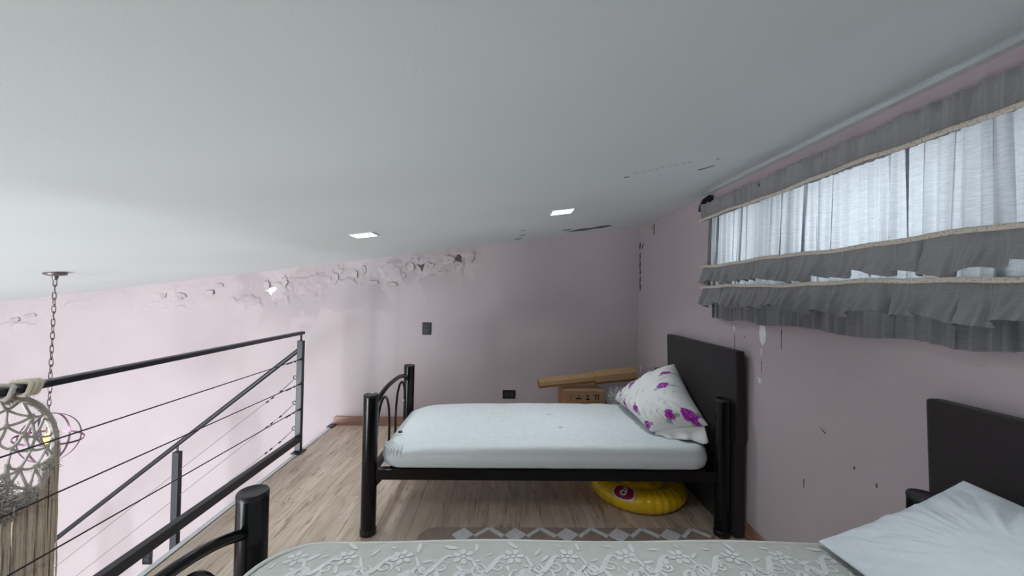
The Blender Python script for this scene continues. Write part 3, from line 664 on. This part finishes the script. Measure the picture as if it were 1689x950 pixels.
for gx in range(11):
    for gy in range(5):
        cx = MX0+0.10+gx*0.15+(gy % 2)*0.075; cy = MY1-0.085-gy*0.115
        a = r.uniform(0, 6)
        flower(cx+r.uniform(-.012, .012), cy, 0.032, a)
        pts = [(cx+0.03+0.10*t, cy-0.045*math.sin(t*PI*1.6)-0.045*t) for t in np.linspace(0, 1, 16)]; ribbon(pts, 0.0075)
        pts = [(cx-0.03-0.05*t, cy+0.05*math.sin(t*PI*1.2)+0.02*t) for t in np.linspace(0, 1, 14)]; ribbon(pts, 0.007)
        spiral(cx+0.085, cy+0.035, 0.03, a, 1, 1.2, 0.006); spiral(cx+0.05, cy-0.055, 0.026, a+2, -1, 1.3, 0.0055); spiral(cx-0.045, cy-0.04, 0.022, a+1, 1, 1.2, 0.0035)
        for q in range(5): an = a+q*1.3; leaf(cx+(0.05+0.02*(q % 2))*math.cos(an), cy+0.048*math.sin(an), 0.011+0.005*(q % 3), an+0.7)
o = obj('damask_scrolls', dm, 'ticking_light', mt2, False); o['kind'] = 'stuff'

# ---- upholstered headboards behind the head posts
def headboard(y0, y1, label):
    t = thing('upholstered_headboard', label, 'headboard', (1.35, (y0+y1)/2, 0), 'charcoal upholstered headboards')
    bm = bmesh.new(); bmesh.ops.create_cube(bm, size=1)
    zt, zm = 1.05, 0.535
    for p in bm.verts:
        hi = p.co.z > 0; p.co = Vector(((1.317 if hi else 1.336)+(0.052 if p.co.x > 0 else 0), y0 if p.co.y < 0 else y1, zt if hi else zm))
    bmesh.ops.bevel(bm, geom=bm.edges[:], offset=0.014, segments=3, affect='EDGES', profile=0.6); bm.verts.index_update()
    obj('upper_panel', B().add([p.co for p in bm.verts], [[q.index for q in f.verts] for f in bm.faces]), 'headboard', t); bm.free()
    obj('lower_panel', B().box(1.322, 1.383, y0+0.008, y1-0.008, 0.0, 0.533, 0.010), 'headboard', t)
headboard(2.15, 3.075, 'charcoal upholstered headboard leaning behind the bed with the flowered pillow')
headboard(0.26, 1.18, 'charcoal upholstered headboard behind the bed with the plain white pillow')

# ================================================================== PILLOWS
def pillow(corners, thick, nu, nv, wr, seed, pe, pp):
    A, Bc, Cc, D = [np.array(c, float) for c in corners]
    u = np.linspace(0, 1, nu)[:, None, None]; v = np.linspace(0, 1, nv)[None, :, None]
    base = (1-u)*(1-v)*A+u*(1-v)*Bc+u*v*Cc+(1-u)*v*D
    nrm = np.cross(Bc-A, D-A)*1.0; nrm = nrm/np.linalg.norm(nrm)
    U, V = np.broadcast_arrays(u[..., 0], v[..., 0])
    cen = (A+Bc+Cc+D)/4
    pinch = 1-0.10*(np.sin(PI*U)*(1-np.sin(PI*V))+np.sin(PI*V)*(1-np.sin(PI*U)))*0.6
    base = cen+(base-cen)*pinch[..., None]
    prof = (np.clip(1-np.abs(2*U-1)**pe, 0, 1)*np.clip(1-np.abs(2*V-1)**pe, 0, 1))**pp
    dc_ = np.minimum.reduce([np.hypot(U-a, V-b_) for a in (0, 1) for b_ in (0, 1)])
    ang = np.arctan2(V-0.5, U-0.5)
    wv = (np.abs(2*fbm(ang*4.2+seed, np.hypot(U-.5, V-.5)*2.2+seed, 3)-1))**0.7-0.4
    wv = wv*ss(0.12, 0.42, np.hypot(U-.5, V-.5))*np.minimum(1, prof*2)+0.6*(fbm(U*6+seed, V*6, 3)-.5)*prof
    return base, nrm, prof, wv*wr, U, V
def build_pillow(root, corners, thick, wr, seed, mat, nu=150, nv=150, colour_fn=None, back=0.55, floor_z=None, pe=3.2, pp=0.48):
    base, nrm, prof, wv, U, V = pillow(corners, thick, nu, nv, wr, seed, pe, pp)
    top = base+nrm*(prof*thick+wv)[..., None]; bot = base-nrm*(prof*thick*back)[..., None]
    if floor_z is not None:
        for g_ in (top, bot): g_[..., 2] = np.maximum(g_[..., 2], floor_z+0.004*vn(U*9, V*9)); g_[..., 0] = np.minimum(g_[..., 0], 1.305)
    b = B().grid(top); b.grid(bot)
    o = obj('pillowcase', b, mat, root, True, None)
    bm = bmesh.new(); bm.from_mesh(o.data); bmesh.ops.remove_doubles(bm, verts=bm.verts[:], dist=1e-6) ; bmesh.ops.recalc_face_normals(bm, faces=bm.faces[:])
    if not colour_fn: bm.to_mesh(o.data)
    bm.free(); o.data.shade_smooth()
    if colour_fn:
        c = colour_fn(U, V); colour(o, 'print', np.r_[c.reshape(-1, 3), c.reshape(-1, 3)])
    return o
def print_cols(U, V):
    base = np.ones(U.shape+(3,))*np.array(lin(226, 226, 224)[:3])
    X, Y = U*0.5, V*0.62
    def paint(mask, c):
        nonlocal base
        base = base*(1-mask[..., None])+mask[..., None]*np.array(c[:3])
    n = fbm(U*26, V*30, 3)
    r = random.Random(4)
    mag, mag2, pale, leafc = lin(160, 40, 158), lin(122, 22, 120), lin(200, 140, 200), lin(128, 134, 132)
    fl = [(0.22, 0.50, .044, .028, 0.2), (0.62, 0.22, .042, .024, .9), (0.86, 0.72, .04, .027, 1.2), (0.10, 0.26, .03, .016, .5), (0.80, 0.12, .032, .018, 1.0), (0.93, 0.20, .022, .014, .4), (0.42, 0.93, .04, .03, .2), (0.14, 0.94, .05, .04, .6), (0.94, 0.95, .03, .02, .1), (0.97, 0.42, .03, .02, .3), (0.88, 0.30, .02, .014, .2)]
    for cu, cv, a, b_, th in fl:
        dx, dy = X-cu*.5, Y-cv*.62; p, q = dx*math.cos(th)+dy*math.sin(th), -dx*math.sin(th)+dy*math.cos(th)
        for s in (-1, 1):
            lx, ly = p-s*a*1.35, q-b_*0.5
            paint(ss(1.1, 0.8, np.hypot(lx/(a*.7), ly/(b_*.42))+0.5*(n-.5))*0.75, leafc)
        d = np.hypot(p/a, q/b_)+0.75*(n-.5)+0.10*np.sin(np.arctan2(q, p)*7)
        paint(ss(1.08, 0.95, d), mag)
        paint(ss(0.62, 0.72, fbm(U*60+cu*9, V*70, 2))*ss(1.0, .8, d)*.7, pale); paint(ss(.35, .25, np.abs(d-.45))*ss(.5, .7, n)*.6, mag2)
    for i in range(26):
        cu, cv = r.uniform(.06, .94), r.uniform(.06, .94); th = r.uniform(-.5, .5)+.5
        for s in (-.010, .006, .018):
            dx, dy = X-cu*.5-s, Y-cv*.62-s*.8; p, q = dx*math.cos(th+s*40)+dy*math.sin(th+s*40), -dx*math.sin(th+s*40)+dy*math.cos(th+s*40)
            paint(ss(1.1, .7, np.hypot(p/.0085, q/.0028))*0.8, leafc if i % 3 else lin(120, 100, 118))
    return base
pl = thing('pillow', 'white pillow printed with magenta flowers propped against the charcoal headboard', 'pillow', (1.08, 2.62, 0.49))
build_pillow(pl, [(1.25, 2.78, 0.86), (0.90, 3.03, 0.535), (0.93, 2.38, 0.515), (1.217, 2.252, 0.60)], 0.15, 0.03, 2.0, 'print', 170, 170, print_cols, 0.75, 0.495)
hem_g = np.zeros((7, 40, 3))
for i in range(7):
    for j in range(40):
        a, t = j/39, i/6; p = Vector((0.96, 2.40, 0.53)).lerp(Vector((1.205, 2.268, 0.59)), a); q = Vector((0.955, 2.365, 0.489)).lerp(Vector((1.203, 2.215, 0.512)), a)
        w = p.lerp(q, t); hem_g[i, j] = (w.x, w.y+0.012*math.sin(a*19)*t, max(w.z+0.008*math.sin(a*13)*t, 0.496))
hm = obj('case_hem', B().grid(hem_g), 'print', pl); colour(hm, 'print', np.tile(np.array(lin(222, 222, 220)[:3]), (280, 1)))
sm_ = hm.modifiers.new('thick', 'SOLIDIFY'); sm_.thickness = 0.004
pl2 = thing('pillow', 'plain white pillow lying on the bare damask mattress', 'pillow', (1.1, 0.72, MZ))
build_pillow(pl2, [(1.255, 1.025, 0.868), (0.935, 1.125, 0.642), (0.915, 0.46, 0.645), (1.255, 0.40, 0.868)], 0.08, 0.03, 7.3, 'pillow_white', 130, 130, None, 0.5, 0.6275, 2.4, 0.72)

# ================================================================== RUG
RX0, RX1, RYa, RYb = -0.43, 1.215, 1.34, 2.236
rug = thing('rug', 'brown rug with pale grey raised diamond lattice lying between the beds', 'rug', ((RX0+RX1)/2, (RYa+RYb)/2, 0))
out = rrect(RX0, RX1, RYa, RYb, 0.09)
obj('backing', B().prism([(x, y, 0.0005) for x, y in out], (0, 0, 0.009)), 'rug_brown', rug, False)
obj('bound_edge', B().tube([(x, y, 0.006) for x, y in out], 0.0055, 6, True), 'rug_brown', rug)
pit, rowh, zt = 0.29, 0.135, 0.0155; dia = []
def in_rug(x, y): return RX0+0.02 < x < RX1-0.012 and RYa+0.012 < y < RYb-0.004
def bar(a, b_, w=0.0105):
    dx, dy = b_[0]-a[0], b_[1]-a[1]; q = math.hypot(dx, dy); nx, ny_ = -dy/q*w, dx/q*w
    pp = [(a[0]+nx, a[1]+ny_), (a[0]-nx, a[1]-ny_), (b_[0]-nx, b_[1]-ny_), (b_[0]+nx, b_[1]+ny_)]
    if all(in_rug(*q_) for q_ in pp): dia.append(pp)
for j in range(7):
    cy = RYb-0.070-j*rowh
    for i in range(7):
        cx = RX0+0.238+i*pit+(pit/2 if j % 2 else 0)
        for c2, h in ((cx, 0.061), (cx+pit/2, 0.0)):
            if h:
                p = [(c2-0.060, cy), (c2, cy-h), (c2+0.060, cy), (c2, cy+h)]
                if all(in_rug(*q_) for q_ in p): dia.append(p)
            else:
                for sg in (-1, 1): bar((c2+sg*0.078, cy-0.012), (c2+sg*0.004, cy+0.058)); bar((c2+sg*0.07, cy+0.0), (c2+sg*0.004, cy-0.062)) if j else None
for p in dia:
    o = obj('raised_pile', B().prism([(x, y, 0.009) for x, y in p], (0, 0, zt-0.009+random.uniform(0, .002))), 'rug_grey', rug, False)

# ================================================================== SWIM RING
SX, SY = 0.945, 2.645
sw = thing('inflatable_swim_ring', 'yellow inflatable baby swim ring with maroon badge on the floor under the bed', 'swim ring', (SX, SY, 0))
A = np.linspace(0, 2*PI, 181)[:-1]; Bq = np.linspace(0, 2*PI, 41)[:-1]
AA, BB = np.meshgrid(A, Bq, indexing='ij'); n_ = vn(AA*9, BB*0+3)
rm = 0.072*(1+0.035*np.sin(AA*34+2*n_)*ss(-0.3, 0.9, np.cos(BB-0.3))+0.02*(n_-.5)); Rm = 0.232
rr = Rm+rm*1.1*np.cos(BB); zz = 0.068+rm*0.92*np.sin(BB)
P = np.stack([SX+rr*np.cos(AA), SY+rr*np.sin(AA), np.maximum(zz, 0.001)], -1); P = np.concatenate([P, P[:1]], 0)
obj('tube', B().grid(P, wrap=True), 'vinyl', sw)
obj('seam', B().tube([(SX+0.187*math.cos(a), SY+0.187*math.sin(a), 0.131) for a in A[::3]], 0.004, 6, True), 'vinyl', sw)
seat = obj('inner_ring', B().tube([(SX+0.14*math.cos(a), SY+0.14*math.sin(a), 0.10+0.008*math.sin(a*7)) for a in A[::3]], 0.042, 14, True), 'vinyl', sw)
g = np.zeros((20, 48, 3))
for i in range(20):
    for j in range(48):
        a = 2*PI*j/48; t = i/19; rr_ = 0.13*(1-t)+0.004+0.02*math.sin(a*5+i*.6)*t*(1-t)*3
        g[i, j] = (SX+rr_*math.cos(a), SY+rr_*math.sin(a), 0.06-0.05*t+0.015*math.sin(a*3+i)*(1-t))
g[..., 2] = np.maximum(g[..., 2], 0.002)
obj('seat', B().grid(g, wrap=True), 'vinyl', sw)
def bag(c, ax, ay, az, seed):
    th = np.linspace(0, PI, 16); ph = np.linspace(0, 2*PI, 25)[:-1]; T_, F_ = np.meshgrid(th, ph, indexing='ij')
    sp = lambda q, e: np.sign(q)*np.abs(q)**e
    w = 1+0.22*(fbm(F_*2+seed, T_*3+seed, 3)-.5)
    return B().grid(np.stack([c[0]+ax*sp(np.sin(T_), .5)*sp(np.cos(F_), .5)*w, c[1]+ay*sp(np.sin(T_), .5)*sp(np.sin(F_), .5)*w, c[2]+az*sp(np.cos(T_), .6)], -1), wrap=True)
obj('air_pillow', bag((SX+0.04, SY-0.10, 0.195), .032, .05, .06, 1), 'vinyl', sw); obj('air_pillow', bag((SX-0.07, SY-0.06, 0.185), .075, .05, .05, 4), 'vinyl', sw); obj('air_pillow', bag((SX+0.1, SY+0.05, 0.18), .06, .07, .055, 8), 'vinyl', sw)
# badge on the tube: white outline, maroon rounded hexagon, pale letter shape
def on_tube(a, b_, off): rr_ = Rm+(0.072+off)*1.1*math.cos(b_); return (SX+rr_*math.cos(a), SY+rr_*math.sin(a), 0.068+(0.072+off)*0.92*math.sin(b_))
BA, BBc = math.radians(234), math.radians(56)
def decal(poly, off): return [on_tube(BA+x/0.26, BBc-y/0.072, off) for x, y in poly]
def hexa(r, n=30): return [(r*1.3*math.copysign(abs(math.cos(t))**.8, math.cos(t)), r*0.95*math.copysign(abs(math.sin(t))**.75, math.sin(t))) for t in np.linspace(0, 2*PI, n+1)[:-1]]
def fan(b, poly, off):
    for k_ in range(6):
        s0, s1 = k_/6, (k_+1)/6; n = len(poly)
        vs = decal([(x*s0, y*s0) for x, y in poly], off)+decal([(x*s1, y*s1) for x, y in poly], off); b.add(vs, [(i, (i+1) % n, n+(i+1) % n, n+i) for i in range(n)])
    return b
bd = obj('badge', fan(B(), hexa(0.05), 0.0035), 'badge_white', sw, False)
obj('badge_field', fan(B(), hexa(0.0435), 0.005), 'badge_red', bd, False)
def stroke(pts, w, off):
    b = B(); L_ = len(pts); vs = []
    for i in range(L_):
        a, c_ = pts[max(i-1, 0)], pts[min(i+1, L_-1)]; dx, dy = c_[0]-a[0], c_[1]-a[1]; q = math.hypot(dx, dy) or 1
        vs += [(pts[i][0]-dy/q*w, pts[i][1]+dx/q*w), (pts[i][0]+dy/q*w, pts[i][1]-dx/q*w)]
    return b.add(decal(vs, off), [(2*i, 2*i+1, 2*i+3, 2*i+2) for i in range(L_-1)])
obj('badge_letter', stroke([(0.015*math.cos(t)-0.002, 0.012*math.sin(t)+0.006) for t in np.linspace(0.0, 2*PI, 20)]+[(0.013, -0.014), (0.010, -0.022), (0.0, -0.025), (-0.012, -0.022)], 0.0055, 0.0065), 'badge_white', bd, False)

# ================================================================== CORNER BEHIND THE FAR BED
BXa, BXb, BYa, BYb, BZ = 0.572, 0.945, 3.50, 3.86, 0.478
bx = thing('cardboard_box', 'brown cardboard carton with black handling symbols standing behind the bed', 'box', ((BXa+BXb)/2, (BYa+BYb)/2, 0))
obj('body', B().box(BXa, BXb, BYa, BYb, 0, BZ, 0.003), 'card_dark', bx, False)
obj('flap', B().box(BXa+0.004, BXb-0.004, BYa, (BYa+BYb)/2-0.002, BZ, BZ+0.004), 'card', bx, False); obj('flap', B().box(BXa+0.004, BXb-0.004, (BYa+BYb)/2+0.002, BYb, BZ, BZ+0.004), 'card', bx, False)
obj('corner_tape', B().box(BXa-0.002, BXa+0.03, BYa-0.0025, BYa+0.001, 0.02, BZ-0.005), 'tape', bx, False)
yf_ = BYa-0.0015
def ink(poly): obj('print_symbol', B().prism([(x, yf_, z) for x, z in poly], (0, 0.0012, 0)), 'ink', bx, False)
def rect(x, z, w, h): return [(x-w, z-h), (x+w, z-h), (x+w, z+h), (x-w, z+h)]
cx = 0.705; ink([(cx-.035, .418), (cx+.035, .418), (cx+.02, .406), (cx-.02, .406)]); ink(rect(cx, .43, .004, .014)); ink(rect(cx+.006, .441, .008, .003))
cx = 0.79; ink([(cx-.016, .443), (cx+.016, .443), (cx+.004, .43), (cx-.004, .43)]); ink(rect(cx, .42, .003, .012)); ink(rect(cx, .405, .017, .005)); ink([(cx-.012, .418), (cx+.016, .41), (cx+.014, .404), (cx-.014, .404)])
cx = 0.872; ink(rect(cx-.013, .422, .0045, .022)); ink(rect(cx+.013, .422, .0045, .022)); ink(rect(cx, .446, .024, .0035)); ink(rect(0.845, .383, .06, .002)); ink(rect(0.6325, .42, .002, .028))
tb = thing('cardboard_roll', 'long brown cardboard roll with a wider sleeve lying across the carton', 'cardboard roll', (0.79, 3.6, 0.48))
def seg(p, q, r0, r1, n, squ):
    p, q = Vector(p), Vector(q); ax = (q-p).normalized(); s_ = ax.cross(Vector((0, 0, 1))).normalized(); u_ = s_.cross(ax); b = B(); vs = []
    prof = []
    for i in range(n):
        a = 2*PI*i/n+0.35; prof.append((math.cos(a)*squ, math.sin(a)))
    for t in np.linspace(0, 1, 9):
        c_ = p.lerp(q, t); rad = r0+(r1-r0)*t
        for a, b_ in prof: vs.append(c_+s_*a*rad+u_*b_*rad*(1+0.03*math.sin(t*9+a*3)))
    fs = [(i*n+j, i*n+(j+1) % n, (i+1)*n+(j+1) % n, (i+1)*n+j) for i in range(8) for j in range(n)]
    b.add(vs, fs)
    # thick open ends
    inner = len(b.v)
    for c_, rad in ((p, r0), (q, r1)):
        base = len(b.v); b.v += [tuple(c_+s_*a*rad*f+u_*b_*rad*f) for f in (1.0, 0.86) for a, b_ in prof]; b.f += [(base+j, base+(j+1) % n, base+n+(j+1) % n, base+n+j) for j in range(n)]
    b.v += [tuple(c_+s_*a*rad*.86+u_*b_*rad*.86) for c_, rad in ((p, r0), (q, r1)) for a, b_ in prof]; o_ = len(b.v)-2*n; b.f += [(o_+j, o_+(j+1) % n, o_+n+(j+1) % n, o_+n+j) for j in range(n)]
    return b
pL, pR = Vector((0.345, 3.56, 0.53)), Vector((1.255, 3.63, 0.622)); md = pL.lerp(pR, 0.57)
obj('inner_roll', seg(pL, pL.lerp(pR, 0.62), 0.046, 0.051, 9, 1.0), 'card', tb, True, 30)
obj('outer_sleeve', seg(md, pR, 0.064, 0.068, 7, 1.0), 'card', tb, True, 30)
wr = thing('plastic_wrap_bundle', 'crumpled clear plastic wrap stuffed between the carton and the corner', 'plastic wrap', (1.08, 3.6, 0))
for i, (c_, ax, ay, az) in enumerate([((1.09, 3.58, 0.27), .10, .14, .27), ((1.13, 3.58, 0.41), .10, .11, .09), ((1.035, 3.53, 0.40), .055, .06, .08)]):
    th = np.linspace(0, PI, 40); ph = np.linspace(0, 2*PI, 61)[:-1]; T_, F_ = np.meshgrid(th, ph, indexing='ij')
    x_, y_ = np.cos(F_), np.sin(F_); w = 1+0.5*(np.abs(2*fbm(x_*3+T_*2.5+i*7, y_*3+T_*2, 4)-1)-.25)
    b = B().grid(np.stack([c_[0]+ax*np.sin(T_)*x_*w, c_[1]+ay*np.sin(T_)*y_*w, np.clip(c_[2]+az*np.cos(T_)*w, 0.003, 0.47+0.04*vn(x_*4+9, T_*5))], -1), wrap=True)
    obj('film', b, 'wrap', wr)
sb = B()
for i in range(70):
    p = Vector((1.11+random.uniform(-.07, .07), 3.49+random.gauss(0, .02), 0.42+random.uniform(-.05, .04))); pts = [p]; d = Vector((random.gauss(0, 1), random.gauss(0, .6), random.gauss(0, 1))).normalized()
    for q in range(6): d = (d+Vector((random.gauss(0, .6), random.gauss(0, .4), random.gauss(0, .6)))).normalized(); pts.append(pts[-1]+d*0.014)
    sb.tube(pts, 0.0009, 4)
obj('film_crease', sb, 'badge_white', wr)['kind'] = 'stuff'

# ================================================================== SWITCH AND SOCKETS
def plate(name, c, w, h, label, cat, n, vert):
    t = thing(name, label, cat, (c.x, YF, c.z))
    y = YF-0.0005
    obj('cover_plate', B().box(c.x-w/2, c.x+w/2, y-0.012, y, c.z-h/2, c.z+h/2, 0.003), 'black_plastic', t, False)
    iw, ih = w*0.55, h*0.6
    if n == 1:
        obj('rocker', B().box(c.x-iw/2, c.x+iw/2, y-0.017, y-0.012, c.z-ih/2, c.z+ih*0.1, 0.002), 'dark_plastic', t, False); obj('rocker', B().box(c.x-iw/2, c.x+iw/2, y-0.0145, y-0.012, c.z+ih*0.12, c.z+ih/2, 0.001), 'dark_plastic', t, False)
    else:
        for s in (-1, 1):
            m_ = obj('socket', B().box(c.x+s*w*.2-w*.15, c.x+s*w*.2+w*.15, y-0.014, y-0.012, c.z-h*.26, c.z+h*.26, 0.001), 'dark_plastic', t, False)
            for q in (-1, 0, 1): obj('pin_hole', B().lathe([(0.0025, 0), (0.0025, 0.0008)], (c.x+s*w*.2+q*w*.08, y-0.0149, c.z), 8, (0, 1, 0)), 'black_plastic', m_, False)
plate('light_switch', at(704, 542, Y=YF), 0.088, 0.124, 'black rectangular light switch high on the mauve far wall', 'switch', 1, True)
plate('power_outlet', at(839.5, 650, Y=YF), 0.13, 0.086, 'black wide power outlet low on the wall behind the sheeted bed', 'outlet', 2, False)
plate('power_outlet', at(244, 919, Y=YF), 0.09, 0.13, 'black upright power outlet on the wall beside the stairs', 'outlet', 1, True)

# ================================================================== CURTAIN
CX, CYa, CYb = 1.335, 2.535, 0.12
rod = thing('curtain_rod', 'dark curtain rod with rounded end fixed above the window', 'curtain rod', (CX, (CYa+CYb)/2, 1.938))
obj('pole', B().tube([(CX, CYa+0.02, 1.938), (CX, CYb-0.03, 1.938)], 0.011, 10), 'black_plastic', rod)
obj('end_bracket', B().prism([(CX-0.03, CYa+0.012, 1.925), (CX-0.026, CYa+0.012, 1.96), (CX-0.005, CYa+0.012, 2.005), (CX+0.03, CYa+0.012, 2.03), (XR-0.002, CYa+0.012, 2.03), (XR-0.002, CYa+0.012, 1.92), (CX-0.01, CYa+0.012, 1.915)], (0, 0.022, 0)), 'black_plastic', rod, False)
obj('end_bracket', B().box(CX-0.02, XR-0.002, CYb-0.05, CYb-0.03, 1.92, 1.98), 'black_plastic', rod, False)
ct = thing('window_curtain', 'grey linen window curtain with two gathered ruffles and cream lace bands', 'curtain', (CX, (CYa+CYb)/2, 1.215))
rc = random.Random(21)
sN = 1500; ss_ = np.linspace(0, 1, sN)
def pleats(n, seed, minw, maxw):
    r_ = random.Random(seed); return [(r_.random(), r_.uniform(minw, maxw), r_.choice((-1, 1)), r_.uniform(-.05, .05), r_.uniform(.5, 1.2)) for _ in range(n)]
pan = pleats(46, 5, .0022, .0042)
def panel(z0, z1, nz, folds, amp_fn, xoff_fn, yin_fn, zwave=None, sN=sN, pow_=1.0):
    """fabric sheet from z0 (top) to z1; folds = tight S-pleats"""
    s = np.linspace(0, 1, sN)[None, :]; t = np.linspace(0, 1, nz)[:, None]
    Lc = CYa-CYb
    y = s+0*t; x = 0*(s+t)
    for p, w, sg, sl, k_ in folds:
        d = (s-(p+sl*(t-.5)*0.25))/w
        y = y-1.9*w*k_*d*np.exp(-d*d*0.9)*sg*sg
        x = x+0.006*k_*sg*np.exp(-d*d*0.8)*d
    z = z0+(z1-z0)*t+0*s
    X = CX+x*amp_fn(t)+xoff_fn(s, t); Y = CYa-yin_fn(t)-(Lc-yin_fn(t))*y
    if zwave is not None: z = z+zwave(s, t)
    return np.stack([X, Y, z], -1)
base_f = lambda s, t: 0.0065*np.sin(s*290+4*np.sin(s*23)+2*np.sin(s*61))+0.004*np.sin(s*470+3*np.sin(s*37)+0.6*t)+0.005*np.sin(s*71+1.3)+0.008*(vn(s*60, 2.5+0*s)-.5)
yin0 = lambda t: 0.0+0.055*ss(.75, 1, t)*0+0*t
one = lambda t: 1+0*t
# main panel: behind the ruffles, down to the hem
mp_ = panel(1.89, 1.222, 60, pan, one, lambda s, t: base_f(s, t)*(0.45+0.9*t)+0.016-0.008*t, lambda t: 0.01+0.055*ss(.70, .78, t), lambda s, t: -0.006*t+t**6*0.007*np.sin(s*43+2*np.sin(s*9)))
pn = obj('main_panel', B().grid(mp_), 'linen', ct, True, None)
# heading: sleeve gathered on the rod
hd = pleats(60, 9, .003, .006)
h1 = panel(1.957, 1.845, 24, [], one, lambda s, t: -0.026+(base_f(s+.13, t)*1.15+0.006*np.sin(s*360+5*np.sin(s*41)+1.2*t))*(0.9-0.5*t), lambda t: 0*t, lambda s, t: (1-t)**2*(0.005*np.sin(s*150+4*np.sin(s*31))))
obj('heading', B().grid(h1), 'linen_ruffle', ct, True, None)
h2 = h1.copy(); h2[..., 0] = 2*CX-h2[..., 0]+0.006; h2 = h2[:12]
obj('heading_back', B().grid(h2), 'linen_ruffle', ct, True, None)
# ruffles
def ruffle(z0, ln, seed):
    r_ = random.Random(seed); nS = 2600; s = np.linspace(0, 1, nS); d = np.zeros(nS); p = 0
    while p < 1:                                     # fold wavelength 4..10 cm, changing along the cloth
        w = r_.uniform(.022, .05); d[(s >= p) & (s < p+w)] = 2*PI/w; p += w
    d = np.convolve(np.r_[[d[0]]*20, d, [d[-1]]*20], np.ones(41)/41, 'valid'); ph = np.cumsum(d)/nS
    am = 0.6+0.8*vn(s*26, seed+.5+0*s); lean = (vn(s*18, seed+7.5+0*s)-.5); lean2 = 2*(vn(s*22, seed+17.5+0*s)-.5)
    S_, T_ = s[None, :], np.linspace(0, 1, 30)[:, None]; PH = ph[None, :]+1.6*lean[None, :]*T_
    wv = np.sin(PH)+0.25*np.sin(2*PH+lean[None, :]*12); A = T_**0.85*am[None, :]
    X = CX-0.020-0.006*T_-A*(0.008+0.020*wv)+0.004*(1-T_)*np.sin(S_*520+4*np.sin(S_*60))+0.0025*np.sin(S_*820+9*T_)*A
    Y = CYa-0.02+0.012*T_-(CYa-CYb)*S_+A*0.022*lean2[None, :]*np.cos(PH)-0.05*lean[None, :]*T_
    Z = z0-ln*T_*(1+0.07*np.sin(S_*31+seed))+T_**1.5*(0.010*np.sin(S_*52+seed+3*np.sin(S_*13))+0.006*wv)
    obj('ruffle', B().grid(np.stack([X, Y, Z], -1)), 'linen_ruffle', ct, True, None)
ruffle(1.550, 0.112, 3); ruffle(1.418, 0.118, 8)
for z, tp, dx in ((1.860, 0.016, -0.034), (1.554, 0.016, -0.024), (1.422, 0.016, -0.024)):
    g_ = panel(z, z-tp, 4, [], one, lambda s, t: base_f(s, t)*0.12+dx-0.008, lambda t: -0.003+0*t, lambda s, t: 0.004*np.sin(s*19+z*30)+0.002*np.sin(s*55))
    lb = obj('lace_band', B().grid(g_), 'lace', ct, True, None)
    md_ = lb.modifiers.new('thick', 'SOLIDIFY'); md_.thickness = 0.002
